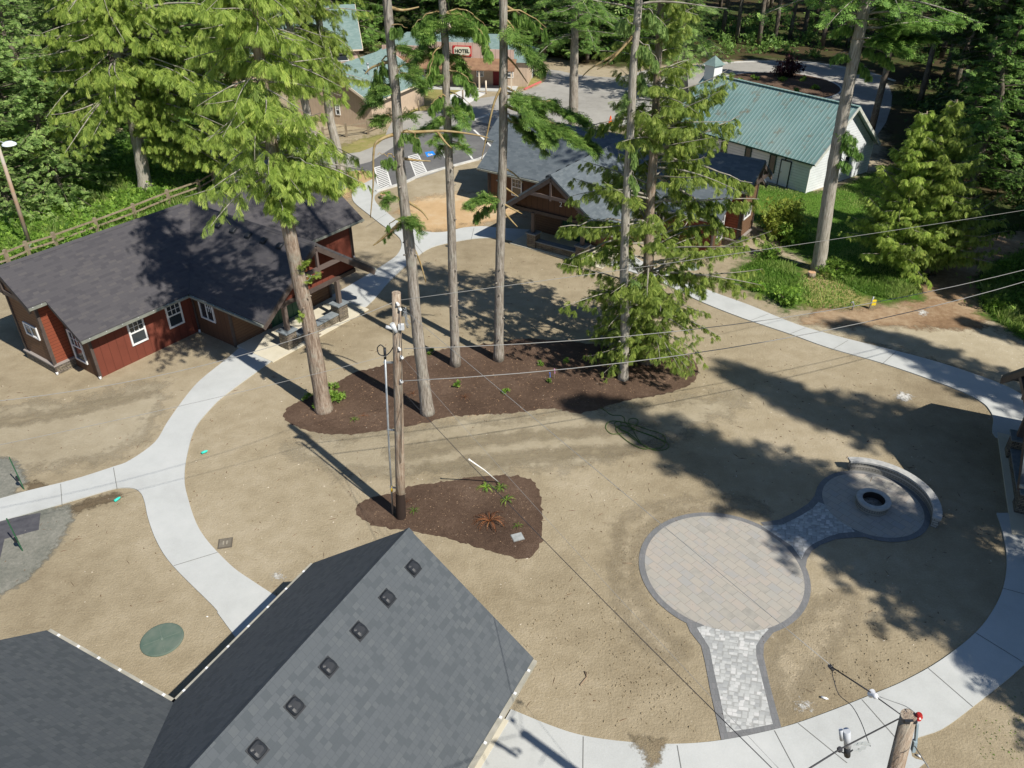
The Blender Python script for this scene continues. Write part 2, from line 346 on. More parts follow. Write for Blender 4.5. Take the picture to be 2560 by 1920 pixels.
def soften(m, amp=.9, width=.5, ns=1.1):
    t = m.node_tree; out = [n for n in t.nodes if n.type == 'OUTPUT_MATERIAL'][0]; b = t.nodes['Principled BSDF']
    at = N(t, 'ShaderNodeAttribute', attribute_name='edge'); v = coord(t); nz = noise(t, v, ns, 6, .7)
    a = N(t, 'ShaderNodeMath', operation='SUBTRACT'); t.links.new(nz, a.inputs[0]); a.inputs[1].default_value = .5
    m1 = N(t, 'ShaderNodeMath', operation='MULTIPLY_ADD'); t.links.new(a.outputs[0], m1.inputs[0]); m1.inputs[1].default_value = amp * 4; t.links.new(at.outputs['Fac'], m1.inputs[2])
    mr = N(t, 'ShaderNodeMapRange'); t.links.new(m1.outputs[0], mr.inputs[0]); mr.inputs[1].default_value = -width; mr.inputs[2].default_value = width
    tr = N(t, 'ShaderNodeBsdfTransparent'); mx = N(t, 'ShaderNodeMixShader'); t.links.new(mr.outputs[0], mx.inputs[0]); t.links.new(tr.outputs[0], mx.inputs[1]); t.links.new(b.outputs[0], mx.inputs[2]); t.links.new(mx.outputs[0], out.inputs[0])
    return m
for m_ in (DIRTP, DIRTC, DIRTO, DRYG, GRASS): soften(m_)
soften(CHIP, .7, .3); soften(GRAVEL, .25, .12, 2); soften(FLOOR, 1.2, .8, .5)
def soft(name, pix, z, m, world=False, step=.4, pad=1.2):
    """ground cover whose border fades irregularly into the next; fine grid carrying distance to its outline"""
    ZC[0] += 1; z += .0002 * ZC[0]
    P = smooth_poly([Vector((p[0], p[1], 0)) for p in pix] if world else [Vector((g(*p).x, g(*p).y, 0)) for p in pix], 3)
    A = np.array([(p.x, p.y) for p in P]); B = np.roll(A, -1, 0); lo = A.min(0) - pad; hi = A.max(0) + pad
    step = max(step, max(hi - lo) / 150); nx, ny = [int(q) + 2 for q in (hi - lo) / step]
    X, Y = np.meshgrid(lo[0] + np.arange(nx) * step, lo[1] + np.arange(ny) * step, indexing='ij'); Q = np.stack([X.ravel(), Y.ravel()], 1)
    d = np.full(len(Q), 1e9); ins = np.zeros(len(Q), bool)
    for a, b in zip(A, B):
        ab = b - a; t = np.clip(((Q - a) @ ab) / max(1e-9, ab @ ab), 0, 1); d = np.minimum(d, np.hypot(*(Q - a - t[:, None] * ab).T))
        c = ((a[1] > Q[:, 1]) != (b[1] > Q[:, 1])); ins ^= c & (Q[:, 0] < (b[0] - a[0]) * (Q[:, 1] - a[1]) / (b[1] - a[1] + 1e-12) + a[0])
    d = np.where(ins, d, -d); idx = np.arange(nx * ny).reshape(nx, ny)
    F = np.stack([idx[:-1, :-1], idx[1:, :-1], idx[1:, 1:], idx[:-1, 1:]], -1).reshape(-1, 4); F = F[(d[F] > -pad).any(1)]
    used, inv = np.unique(F, return_inverse=True); V = np.c_[Q[used], np.full(len(used), z)]
    me = mesh_np(name, V, inv.reshape(-1, 4), m); at = me.attributes.new('edge', 'FLOAT', 'POINT'); at.data.foreach_set('value', d[used].astype(np.float32))
    o_ = link(name, me); o_['kind'] = 'structure'; return o_
def mesh_np(name, V, F, mats, var=None):
    me = bpy.data.meshes.new(name); nf = len(F); k = F.shape[1]
    me.vertices.add(len(V)); me.vertices.foreach_set('co', V.astype(np.float32).ravel())
    me.loops.add(nf * k); me.loops.foreach_set('vertex_index', F.astype(np.int32).ravel())
    me.polygons.add(nf); me.polygons.foreach_set('loop_start', np.arange(0, nf * k, k, dtype=np.int32))
    me.update(calc_edges=True)
    if var is not None:
        at = me.attributes.new('var', 'FLOAT', 'POINT'); at.data.foreach_set('value', var.astype(np.float32))
    me.materials.append(mats); return me
mb = MB(); mb.face([(-400, -60, 0), (400, -60, 0), (400, 700, 0), (-400, 700, 0)])
o = mb.build('ground', DIRT, uv=False); o['kind'] = 'structure'
Z1, Z2, Z3, Z4 = .006, .012, .018, .024
# forest floor all round
soft('forest_floor', [(-90, 60), (-60, 62), (-40, 95), (-26, 107), (2, 107), (10, 99.5), (19, 101), (29, 104), (39, 101.5), (42, 93), (37, 82), (34, 74), (31, 66), (28.8, 60), (27.8, 53), (29, 46), (33, 39), (36, 33), (150, 20), (300, 20), (300, 400), (-300, 400), (-300, 60)], Z1, FLOOR, True, pad=2.5)
soft('grass_verge', [(-90, 640), (0, 585), (130, 545), (260, 500), (370, 455), (440, 425), (487, 405), (505, 360), (520, 300), (520, 255), (380, 250), (200, 300), (-40, 300), (-250, 400), (-300, 560)], Z2, GRASS)
soft('lawn', [(1600, 445), (1640, 400), (1730, 415), (1800, 410), (1900, 370), (1960, 440), (2010, 560), (1990, 640), (1900, 650), (1820, 610), (1740, 560), (1680, 520)], Z2, GRASS)
soft('dry_bank', [(1700, 590), (1780, 570), (1860, 600), (1900, 660), (1840, 672), (1760, 672), (1700, 640)], Z2, DRYG, step=.2)
soft('grass_bank', [(1580, 610), (1600, 575), (1650, 550), (1720, 570), (1730, 610), (1740, 650), (1700, 668), (1650, 640)], Z3, GRASS, step=.2)
soft('grass_bank', [(1800, 575), (1880, 590), (1960, 615), (1985, 638), (1930, 655), (1870, 640), (1820, 615)], Z3, GRASS, step=.2)
soft('grass_slope', [(2118, 600), (2150, 570), (2212, 545), (2330, 540), (2360, 700), (2260, 740), (2180, 715), (2125, 670)], Z3, GRASS, step=.2)
soft('pale_dirt_patch', [(1560, 650), (1700, 690), (1870, 700), (1990, 690), (2110, 690), (2230, 760), (2290, 840), (2180, 850), (2060, 795), (1960, 765), (1850, 735), (1700, 705)], Z1, DIRTP, step=.25)
soft('bark_trail', [(1740, 700), (1770, 670), (1880, 665), (1960, 635), (2000, 600), (2040, 560), (2110, 520), (2200, 500), (2280, 540), (2150, 580), (2125, 650), (2140, 690), (2080, 715), (1980, 705), (1880, 705)], Z2, CHIP, step=.25)
soft('pale_dirt_patch', [(900, 925), (1050, 905), (1200, 890), (1330, 880), (1450, 870), (1600, 850), (1560, 900), (1400, 960), (1250, 1000), (1150, 1010), (1000, 1015), (900, 1020), (700, 1010), (640, 960)], Z1, DIRTC, step=.25)
soft('pale_dirt_patch', [(200, 860), (340, 830), (300, 960), (150, 1000), (-60, 1040), (-60, 900)], Z1, DIRTC, step=.25)
soft('orange_dirt_patch', [(868, 460), (880, 440), (930, 425), (1010, 415), (1075, 425), (1130, 455), (1080, 475), (1010, 492), (940, 500), (890, 485)], Z2, DIRTO, step=.25)
soft('orange_dirt_patch', [(740, 372), (800, 365), (812, 395), (770, 410), (740, 440), (735, 400)], Z2, DIRTO, step=.25)
soft('yellow_grass_strip', [(720, 325), (780, 300), (850, 285), (850, 300), (800, 335), (740, 348)], Z2, DRYG)
soft('motel_lawn', [(870, 240), (905, 195), (1000, 190), (1010, 205), (960, 228), (900, 243)], Z2, DRYG)
soft('grass_corner', [(1120, 190), (1155, 155), (1185, 160), (1150, 185)], Z2, DRYG)
sheet('road', [(478, 425), (500, 370), (528, 320), (530, 285), (500, 262), (560, 250), (600, 285), (640, 318), (745, 333), (800, 320), (830, 300), (850, 258), (905, 240), (950, 240), (1005, 218), (1090, 205), (1140, 195), (1178, 175), (1185, 150), (1240, 160), (1330, 168), (1400, 150), (1469, 147), (1569, 137), (1628, 134), (1733, 135), (1815, 146), (1880, 158), (1920, 185), (1925, 230), (1890, 300), (1800, 330), (1500, 300), (1400, 260), (1290, 285), (1060, 283), (1000, 350), (870, 395), (815, 412), (800, 372), (740, 372), (660, 385), (560, 420)], Z3, ASPH, 2)
sheet('planting_island', [(1540, 175), (1572, 166), (1609, 160), (1663, 157), (1710, 160), (1769, 170), (1804, 183), (1817, 197), (1790, 213), (1700, 225), (1560, 220), (1500, 200)], Z4 + .1, MULCH, 3, thick=.1)
sheet('parking_lot', [(817, 413), (808, 372), (740, 366), (800, 350), (832, 330), (885, 295), (960, 275), (1020, 262), (1058, 268), (1075, 290), (1070, 325), (1040, 345), (1008, 351), (917, 376), (874, 395)], Z4, ASPHN, 1)
soft('gravel_patch', [(-60, 1000), (20, 990), (45, 1010), (60, 1040), (35, 1062), (112, 1100), (150, 1090), (160, 1105), (130, 1170), (70, 1240), (0, 1290), (-120, 1340), (-200, 1100)], Z1, GRAVEL, step=.12, pad=.6)
sheet('dark_mat', [(-60, 1135), (88, 1108), (84, 1145), (10, 1165), (0, 1210), (-80, 1240)], Z2, simple('dark_fabric', (.065, .065, .075), .9, (.09, .09, .1), 4), 1)
sheet('mulch_bed', [(616, 907), (617, 888), (626, 877), (661, 862), (715, 834), (761, 807), (819, 792), (888, 769), (973, 752), (1066, 742), (1127, 732), (1230, 738), (1330, 750), (1440, 762), (1492, 772), (1508, 800), (1495, 828), (1440, 850), (1350, 866), (1290, 885), (1250, 893), (1192, 882), (1127, 890), (1050, 896), (973, 900), (915, 915), (819, 931), (742, 939), (665, 931)], Z1, MULCH, 3, (.12, .035))
sheet('mulch_bed', [(769, 1100), (796, 1077), (850, 1064), (881, 1052), (954, 1042), (1027, 1031), (1089, 1027), (1139, 1033), (1166, 1062), (1172, 1127), (1170, 1166), (1158, 1193), (1135, 1208), (1089, 1199), (1012, 1177), (927, 1154), (850, 1143), (803, 1135), (776, 1116)], Z1, MULCH, 3, (.1, .03))
# concrete paths (real slabs)
def path(name, pts): return sheet(name, pts, .045, CONC, 1, thick=.05)
left_in = [(598, 773), (492, 850), (456, 883), (422, 926), (405, 982), (399, 1030), (405, 1072), (433, 1148), (495, 1219), (573, 1411 / K), (599, 1291)]
left_in[-2] = (548, 1258)
P_in = smooth_poly([g(*p) for p in left_in], 5, False)
P_a = smooth_poly([g(*p) for p in [(470, 1325), (461, 1311), (374, 1224), (340, 1173), (321, 1123), (313, 1086), (304, 1066), (287, 1056), (253, 1056), (208, 1068), (112, 1096), (0, 1127), (-120, 1158)]], 4, False)
P_b = smooth_poly([g(*p) for p in [(-120, 1110), (0, 1079), (56, 1063), (157, 1038), (245, 1010), (281, 996), (335, 957), (363, 912), (404, 855), (436, 820), (492, 775), (522, 748)]], 4, False)
sheet('path', P_in + [g(640, 1400), g(540, 1420)] + P_a + P_b, .045, CONC, 1, thick=.05, world=True)
P_a = smooth_poly([g(*p) for p in [(740, 690), (794, 661), (846, 604), (895, 560), (933, 535), (988, 522), (1037, 515), (1075, 516), (1119, 523), (1150, 530)]], 4, False)
P_b = smooth_poly([g(*p) for p in [(1160, 498), (1075, 493), (1042, 490), (1001, 493), (969, 501), (933, 503), (900, 497), (859, 478), (835, 459), (815, 442), (809, 429), (813, 420), (826, 411)]], 4, False)
P_c = smooth_poly([g(*p) for p in [(805, 388), (774, 404), (762, 415), (761, 429), (769, 442), (796, 464), (824, 486), (864, 516), (862, 546), (829, 573), (732, 631), (690, 650)]], 4, False)
sheet('path', P_a + P_b + P_c, .045, CONC, 1, thick=.05, world=True)
P_a = smooth_poly([g(*p) for p in [(1270, 535), (1330, 535), (1400, 573), (1450, 597), (1513, 621), (1556, 638), (1620, 661), (1721, 702), (1825, 732), (1973, 769), (2074, 799), (2174, 836), (2230, 870)]], 4, False)
P_b = smooth_poly([g(*p) for p in [(2230, 960), (2150, 945), (2145, 905), (2138, 889), (2124, 873), (2090, 853), (2023, 826), (1906, 786), (1788, 752), (1704, 722), (1603, 688), (1519, 655), (1469, 631), (1400, 600), (1270, 560)]], 4, False)
sheet('path', P_a + P_b, .045, CONC, 1, thick=.05, world=True)
P_a = smooth_poly([g(*p) for p in [(2152, 1110), (2165, 1150), (2174, 1205), (2169, 1260), (2149, 1311), (2108, 1367), (2033, 1427), (1952, 1473), (1881, 1503), (1780, 1543), (1687, 1574), (1558, 1601), (1452, 1609), (1351, 1604), (1260, 1591), (1189, 1569), (1104, 1534)]], 4, False)
P_b = smooth_poly([g(*p) for p in [(1020, 1680), (1200, 1760), (1500, 1760), (1750, 1750), (1985, 1659), (1969, 1636), (1975, 1599), (2034, 1576), (2102, 1527), (2212, 1437), (2290, 1350), (2300, 1200), (2260, 1110)]], 4, False)
sheet('path', P_a + P_b, .045, CONC, 1, thick=.05, world=True)
def softmat(name, c1, c2, amp, width, ns):
    m = ground_mat(name, [(.36, c1), (.6, c2)], s1=.5, s2=3, s3=20, bmp=.8); return soften(m, amp, width, ns)
SPILL = softmat('spilled_soil', (.2, .155, .1), (.3, .25, .165), .22, .1, 4); DAMP = softmat('damp_soil', (.12, .09, .055), (.18, .14, .09), .25, .12, 3); SAND = softmat('scuffed_sand', (.28, .23, .15), (.42, .355, .25), .35, .4, 2.5); TRACK = softmat('tyre_track', (.26, .215, .145), (.33, .28, .19), .3, .35, 1.6); CHALK = softmat('chalky_spot', (.55, .54, .5), (.66, .65, .62), .3, .12, 6)
soft('spilled_soil', [(1370, 1598), (1440, 1604), (1430, 1625), (1418, 1655), (1402, 1660), (1396, 1632), (1375, 1618)], .048, SPILL, step=.05, pad=.4)
soft('damp_patch', [(160, 1094), (200, 1078), (250, 1066), (262, 1075), (230, 1088), (190, 1098), (165, 1108)], .008, DAMP, step=.06, pad=.4)
soft('damp_patch', [(60, 1045), (85, 1040), (100, 1050), (80, 1068), (62, 1062)], .008, DAMP, step=.06, pad=.4)
soft('scuffed_ground', [(1350, 1120), (1420, 1090), (1560, 1075), (1640, 1090), (1640, 1112), (1540, 1098), (1440, 1115), (1385, 1165), (1370, 1240), (1400, 1330), (1470, 1400), (1440, 1420), (1360, 1350), (1330, 1250), (1335, 1170)], .008, SAND, step=.1, pad=.8)
soft('tyre_track', [(860, 972), (1000, 952), (1150, 935), (1300, 925), (1420, 918), (1300, 938), (1150, 948), (1000, 966), (860, 990)], .0075, TRACK, step=.12, pad=.8)
soft('tyre_track', [(900, 1012), (1040, 990), (1180, 975), (1330, 968), (1450, 960), (1330, 982), (1180, 988), (1040, 1003)], .0075, TRACK, step=.12, pad=.8)
soft('tyre_track', [(0, 905), (120, 890), (250, 860), (330, 850), (250, 872), (120, 903), (0, 920)], .0075, TRACK, step=.12, pad=.8)
for q in ((1952, 857, 13), (1992, 676, 8), (600, 1245, 6), (1735, 1525, 9)): soft('chalky_spot', [(q[0] + q[2] * a, q[1] + q[2] * .6 * b) for a, b in ((-1, 0), (-.3, -.9), (.8, -.6), (1, .4), (.1, 1))], .0085, CHALK, step=.04, pad=.3)
soft('scuffed_ground', [(1700, 1370), (1800, 1290), (1850, 1300), (1800, 1400), (1730, 1480), (1700, 1540), (1680, 1480), (1670, 1410)], .008, SAND, step=.1, pad=.8)
mb = MB()
for a, b in [((245, 1010), (253, 1056)), ((131, 1045), (134, 1090)), ((1260, 1591), (1259, 1680)), ((1463, 1610), (1475, 1680)), ((1673, 1578), (1722, 1670)), ((1724, 1562), (1830, 1648)), ((1862, 1511), (1945, 1605)), ((2005, 1443), (2102, 1527)), ((1018, 517), (1024, 492)), ((2165, 1270), (2275, 1300)), ((2108, 1367), (2210, 1430)), ((1619, 693), (1660, 678)), ((1704, 722), (1740, 708)), ((1798, 755), (1832, 735)), ((1906, 786), (1935, 760)), ((470, 1193), (375, 1222)), ((846, 604), (800, 592)), ((914, 548), (885, 512)), ((790, 490), (835, 462))]:
    A = g(*a, .058); B = g(*b, .058); d = (B - A).normalized(); n = Vector((-d.y, d.x, 0)) * .011
    mb.face([A - n, A + n, B + n, B - n] if n.cross(d).z > 0 else [A - n, B - n, B + n, A + n])
o = mb.build('path_joints', JOINT, uv=False); o['kind'] = 'structure'
# patios
def disc(name, c, r, z, m, n=72, r0=0):
    me = bpy.data.meshes.new(name)
    if r0: 
        vv = [(c[0] + q * math.cos(2 * math.pi * i / n), c[1] + q * math.sin(2 * math.pi * i / n), z) for q in (r0, r) for i in range(n)]
        me.from_pydata(vv, [], [(i, n + i, n + (i + 1) % n, (i + 1) % n) for i in range(n)])
    else: me.from_pydata([(c[0] + r * math.cos(2 * math.pi * i / n), c[1] + r * math.sin(2 * math.pi * i / n), z) for i in range(n)], [], [tuple(range(n))])
    me.materials.append(m); return tag(link(name, me), kind='structure')
C1, R1 = (7.14, 19.27), 2.63; C2, R2 = (13.42, 22.55), 1.78
sheet('patio_border', [(1490.6, 1365), (1514.7, 1396), (1523, 1431), (1535, 1496), (1549, 1558), (1559, 1604), (1625, 1594), (1689, 1576), (1676, 1530), (1662.5, 1479), (1649, 1417), (1650, 1393), (1669, 1369), (1700, 1345), (1600, 1300), (1480, 1340)], Z1 + .004, PAVD, 1)
sheet('paver_walk', [(1505, 1357), (1532, 1400), (1542, 1451), (1556, 1513), (1570, 1583), (1620, 1575), (1669, 1565), (1645, 1465), (1633, 1417), (1633, 1396), (1645, 1376), (1660, 1360), (1600, 1330)], Z2 + .004, PAVS, 1)
sheet('patio_border', [(1643, 1129), (1684, 1123), (1718, 1106), (1746, 1088), (1759, 1072), (1766, 1050), (1830, 1080), (1880, 1150), (1866, 1161), (1843.6, 1162), (1806, 1165), (1772, 1178), (1753.6, 1191), (1743, 1209), (1741, 1224), (1700, 1190)], Z1 + .004, PAVD, 1)
sheet('paver_walk', [(1645, 1137), (1691.6, 1133.8), (1731, 1114), (1755.5, 1099), (1768, 1085), (1800, 1100), (1846, 1150), (1813.6, 1152.5), (1787, 1161), (1755.5, 1176), (1740.5, 1189), (1731, 1209), (1710, 1180)], Z2 + .004, PAVS, 1)
disc('patio_border', C1, R1 + .2, Z3 + .004, PAVD, r0=R1 - .02); disc('patio', C1, R1, Z4 + .004, PAVB)
disc('patio_border', C2, R2 + .2, Z3 + .004, PAVD, r0=R2 - .02); disc('patio', C2, R2, Z4 + .004, PAVB)
# fire pit and seat wall
fp = empty('fire_pit', (13.35, 22.44, .03), 0, 'round stone fire pit in the middle of the smaller paved circle', 'fire pit')
mb = MB(); mb.lathe([(.56, 0), (.56, .28), (.40, .28), (.40, .02), (0, .02)], 40); mb.build('ring_wall', WALLB, fp)
mb = MB(); mb.lathe([(.40, .28), (.60, .28), (.60, .36), (.40, .36), (.40, .28)], 40); mb.build('cap', CAPST, fp)
mb = MB(); mb.lathe([(.385, .1), (.385, .35), (.365, .35), (.365, .1)], 40); mb.build('liner', simple('rusty_steel', (.03, .025, .022), .8), fp)
sw = empty('seat_wall', (13.34, 22.48, 0), 0, 'curved low stone seat wall around the smaller paved circle', 'seat wall')
def arc(mb, r0, r1, z0, z1, a0, a1, n=40):
    for i in range(n):
        t0 = R(a0 + (a1 - a0) * i / n); t1 = R(a0 + (a1 - a0) * (i + 1) / n)
        q = [(r * math.cos(t), r * math.sin(t)) for r, t in ((r0, t0), (r1, t0), (r1, t1), (r0, t1))]
        mb.face([(x, y, z1) for x, y in q]); mb.face([(q[0][0], q[0][1], z0), (q[0][0], q[0][1], z1), (q[3][0], q[3][1], z1), (q[3][0], q[3][1], z0)])
        mb.face([(q[2][0], q[2][1], z0), (q[2][0], q[2][1], z1), (q[1][0], q[1][1], z1), (q[1][0], q[1][1], z0)])
        mb.face([(x, y, z0) for x, y in q[::-1]])
        if i in (0, n - 1):
            a, b = (q[0], q[1]) if i == 0 else (q[2], q[3])
            mb.face([(a[0], a[1], z0), (b[0], b[1], z0), (b[0], b[1], z1), (a[0], a[1], z1)])
mb = MB(); arc(mb, 2.04, 2.27, 0, .42, -32, 92); mb.build('blockwork', WALLB, sw)
mb = MB(); arc(mb, 2.0, 2.3, .425, .5, -34, 94, 34); mb.build('cap', CAPST, sw)

# ------------------------------------------------------------------ cabins
def window(par, P, d, nrm, w_, h_, style='hung', frame=WHITE):
    """P centre on wall plane, d unit along wall, nrm outward"""
    P = Vector(P); d = Vector(d); nrm = Vector(nrm); up = Vector((0, 0, 1))
    m1 = MB(); t = .08
    def bar(a0, a1, b0, b1, out=.06):
        m1.prism([P + d * a + up * b + nrm * .005 for a, b in ((a0, b0), (a1, b0), (a1, b1), (a0, b1))], nrm * out)
    W, Hh = w_ / 2, h_ / 2
    bar(-W, W, Hh - t, Hh); bar(-W, W, -Hh, -Hh + t); bar(-W, -W + t, -Hh + t, Hh - t); bar(W - t, W, -Hh + t, Hh - t)
    if style == 'hung': bar(-W + t, W - t, -.03, .03, .05); rects = [(-W + t, W - t, .03, Hh - t)]
    elif style == 'slide': bar(-.03, .03, -Hh + t, Hh - t, .05); rects = [(.03, W - t, 0, Hh - t)]
    elif style == 'grid': rects = [(-W + t, W - t, -Hh + t, Hh - t)]
    else: rects = []
    for x0, x1, y0, y1 in rects:
        for k in (1, 2): x = x0 + (x1 - x0) * k / 3; bar(x - .012, x + .012, y0, y1, .04)
        y = (y0 + y1) / 2; bar(x0, x1, y - .012, y + .012, .037)
    f = m1.build('window', frame, par)
    m2 = MB(); m2.prism([P + d * a + up * b + nrm * .004 for a, b in ((-W + t / 2, -Hh + t / 2), (W - t / 2, -Hh + t / 2), (W - t / 2, Hh - t / 2), (-W + t / 2, Hh - t / 2))], nrm * .02)
    m2.build('pane', GLASS, f)
def cabin(loc, rot, label, shingles, num=None, L=16.5, uc=8.7, hw=3.68, ze=2.48, zm=5.2, zw=5.15, trimred=RUST, nvent=6, gut=GUT, frontm=None):
    root = empty('cabin', (loc[0], loc[1], 0), rot, label, 'cabin', 'matching cabins round the courtyard')
    Q = lambda u, n, z: Vector((u, -n, z))
    oh = .62; nr = -3.4; sm_ = (zm - ze) / (oh - nr); D = 2 * abs(nr)
    zmain = lambda n: ze + sm_ * (oh - n) if n > nr else ze + sm_ * (oh + D + n)
    T = .14
    # roofs
    mb = MB(); nst = -1.4
    front = [(-.6, oh), (L + .6, oh), (L + .6, nst), (L + 1.4, nst), (L + 1.4, nr), (-1.4, nr), (-1.4, nst), (-.6, nst)]
    mb.prism([Q(u, n, zmain(n)) for u, n in front], (0, 0, -T))
    back = [(u, 2 * nr - n) for u, n in front]
    zb = lambda n: ze + sm_ * (oh - (2 * nr - n))
    mb.prism([Q(u, n, zb(n)) for u, n in back], (0, 0, -T))
    rf = mb.build('roof', shingles, root)
    sw_ = (zw - ze) / hw; ni = oh - (zw - ze) / sm_
    wr = MB()
    for s in (-1, 1):
        wr.prism([Q(uc, 6.0, zw + .004), Q(uc, ni - .02, zw + .004), Q(uc + s * hw, oh + .02, ze + .004), Q(uc + s * hw, 6.0, ze + .004)], (0, 0, -T))
    wr.build('wing_roof', shingles, root)
    # ridge caps
    mb = MB(); mb.prism([Q(uc - .14, 6.01, zw + .02 - .14 * sw_), Q(uc, 6.01, zw + .03), Q(uc + .14, 6.01, zw + .02 - .14 * sw_)], Q(0, ni - 6.0, 0)); 
    mb.prism([Q(-1.41, nr - .14, zm + .02 - .14 * sm_), Q(-1.41, nr, zm + .03), Q(-1.41, nr + .14, zm + .02 - .14 * sm_)], (L + 2.82, 0, 0)); mb.build('ridge_cap', shingles, rf)
    # walls
    wt = .12
    def wall(poly, vec, m, nm='wall'): b = MB(); b.prism(poly, vec); return b.build(nm, m, root)
    zt = zmain(0) - T - .01
    def rect(u0, n0, u1, n1, z0, z1): return [Q(u0, n0, z0), Q(u1, n1, z0), Q(u1, n1, z1), Q(u0, n0, z1)]
    w0, w1 = uc - hw + .45, uc + hw - .45
    wall(rect(0, 0, w0 + .02, 0, 0, zt), Q(0, -wt, 0), frontm or RUST); wall(rect(w1 - .02, 0, L, 0, 0, zt), Q(0, -wt, 0), RUST)
    wall(rect(0, -D, L, -D, 0, zt), Q(0, wt, 0), BROWN)
    for uu, s in ((0, 1), (L, -1)):
        wall([Q(uu, -.125, 0), Q(uu, -D + .125, 0), Q(uu, -D + .125, zt - .02), Q(uu, nr, zm - T - .02), Q(uu, -.125, zt - .02)], Q(s * wt, 0, 0), BROWN, 'gable_wall')
    # end bays
    for uu, s in ((0, -1), (L, 1)):
        u1 = uu + s * .9
        b = MB(); b.prism([Q(u1, -1.98, .5), Q(u1, -4.4, .5), Q(u1, -4.4, zmain(-4.4) - T - .01), Q(u1, nr, zm - T - .02), Q(u1, -1.98, zmain(-1.98) - T - .01)], Q(-s * .1, 0, 0)); b.build('bay_wall', BROWNL, root)
        b = MB()
        for nn, sg in ((-1.98, -1), (-4.4, 1)):
            b.prism([Q(u1 - s * .1, nn, .5), Q(uu, nn, .5), Q(uu, nn, zmain(-1.98) - T - .03), Q(u1 - s * .1, nn, zmain(-1.98) - T - .03)], Q(0, sg * .1, 0))
        b.build('bay_wall', RUSTL, root)
        b = MB(); b.box(min(uu, u1 + s * .08), max(uu, u1 + s * .08), 1.9, 4.48, 0, .45); b.build('stone_base', STONE, root)
        b = MB(); b.box(min(uu, u1 + s * .14), max(uu, u1 + s * .14), 1.84, 4.54, .45, .52); b.build('stone_cap', simple('cap_trim', (.3, .27, .25), .7), root)
        window(root, Q(u1, -3.1, 1.95), (0, 1, 0), (s, 0, 0), 1.15, .65, 'slide')
        window(root, Q(uu, -1.2, 1.3), (0, 1, 0), (s, 0, 0), .95, 1.6, 'hung')
        # open truss on the overhanging rake
        b = MB(); ur = uu + s * 1.34
        for sg in (-1, 1):
            nb = nr + sg * 2.0
            b.beam(Q(ur, nr, zm - .24), Q(ur, nb, zmain(-1.4) - .26 if sg > 0 else zb(2 * nr + 1.4) - .26), .09, .22)
            b.beam(Q(uu + s * .54, nr + sg * 2.05, zmain(-1.45) - .24), Q(uu + s * .54, nr + sg * (-nr + oh), ze - .2), .06, .2)
        b.beam(Q(ur, nr - 1.35, zm - 1.15), Q(ur, nr + 1.35, zm - 1.15), .1, .2); b.beam(Q(ur, nr, zm - 1.3), Q(ur, nr, zm - .3), .1, .14)
        b.build('gable_truss', TRIM, root)
    # wing walls
    nb = 2.85; zw0 = ze + (.45) * sw_ - T - .01
    for uu, s in ((w0, 1), (w1, -1)): wall(rect(uu, 0, uu, nb, 0, zw0), Q(s * wt, 0, 0), BROWN)
    dr0, dr1 = uc - .95, uc + .95
    wall([Q(w0 + .13, nb, 0), Q(w1 - .13, nb, 0), Q(w1 - .13, nb, zw0), Q(uc, nb, zw - T - .05), Q(w0 + .13, nb, zw0)], Q(0, -wt, 0), BROWNL, 'porch_wall')
    # doors
    for k, a in enumerate((dr0, dr0 + .96)):
        b = MB(); b.prism(rect(a, nb + .004, a + .9, nb + .004, .08, 2.05), Q(0, .05, 0))
        for x in (a + .12, a + .5): b.prism(rect(x, nb + .056, x + .28, nb + .056, .2, 1.2), Q(0, .02, 0))
        dd = b.build('door', GREEND, root)
        b = MB()
        for x in (a + .1, a + .36, a + .62): b.prism(rect(x, nb + .056, x + .2, nb + .056, 1.5, 1.88), Q(0, .012, 0))
        b.build('door_lite', GLASS, dd)
        b = MB(); b.beam(Q(a + (.84 if k == 0 else .06), nb + .1, 1.0), Q(a + (.84 if k == 0 else .06), nb + .1, 1.14), .03, .04); b.build('handle', STEEL, dd)
    b = MB(); b.prism(rect(dr0 - .12, nb + .004, dr0 - .01, nb + .004, .05, 2.15), Q(0, .07, 0)); b.prism(rect(dr1 - .03, nb + .004, dr1 + .08, nb + .004, .05, 2.15), Q(0, .07, 0)); b.prism(rect(dr0 - .12, nb + .004, dr1 + .08, nb + .004, 2.155, 2.3), Q(0, .07, 0)); b.build('door_frame', TRIM, root)
    # gable wall above porch
    ng = 5.05; zh = 2.36
    xh = hw - .15; zs = ze + .15 * sw_ - T - .02
    wall([Q(uc - hw + .5, ng, zh + .105), Q(uc + hw - .5, ng, zh + .105), Q(uc + hw - .5, ng, max(zh + .12, ze + .5 * sw_ - T - .03)), Q(uc, ng, zw - T - .03), Q(uc - hw + .5, ng, max(zh + .12, ze + .5 * sw_ - T - .03))], Q(0, -.12, 0), trimred, 'porch_gable')
    b = MB(); b.beam(Q(uc - hw + .56, ng + .02, zh), Q(uc + hw - .56, ng + .02, zh), .16, .2); b.beam(Q(uc - hw + .6, ng - .1, zh), Q(uc - hw + .6, nb, zh), .14, .17); b.beam(Q(uc + hw - .6, ng - .1, zh), Q(uc + hw - .6, nb, zh), .14, .17); b.build('header_beam', TRIM, root)
    b = MB()
    for s in (-1, 1): b.beam(Q(uc + s * .02, 5.95, zw - T - .14), Q(uc + s * hw, 5.95, ze - T - .12), .09, .26)
    b.build('barge_board', TRIM, root)
    b = MB(); zb_ = zw - 1.35; hb = (zw - zb_ - T - .12) / sw_; b.beam(Q(uc - hb, 5.93, zb_), Q(uc + hb, 5.93, zb_), .12, .2); b.beam(Q(uc, 5.93, zb_ - .2), Q(uc, 5.93, zw - .25), .12, .13); b.build('truss', simple('truss_wood', (.13, .1, .09), .6), root)
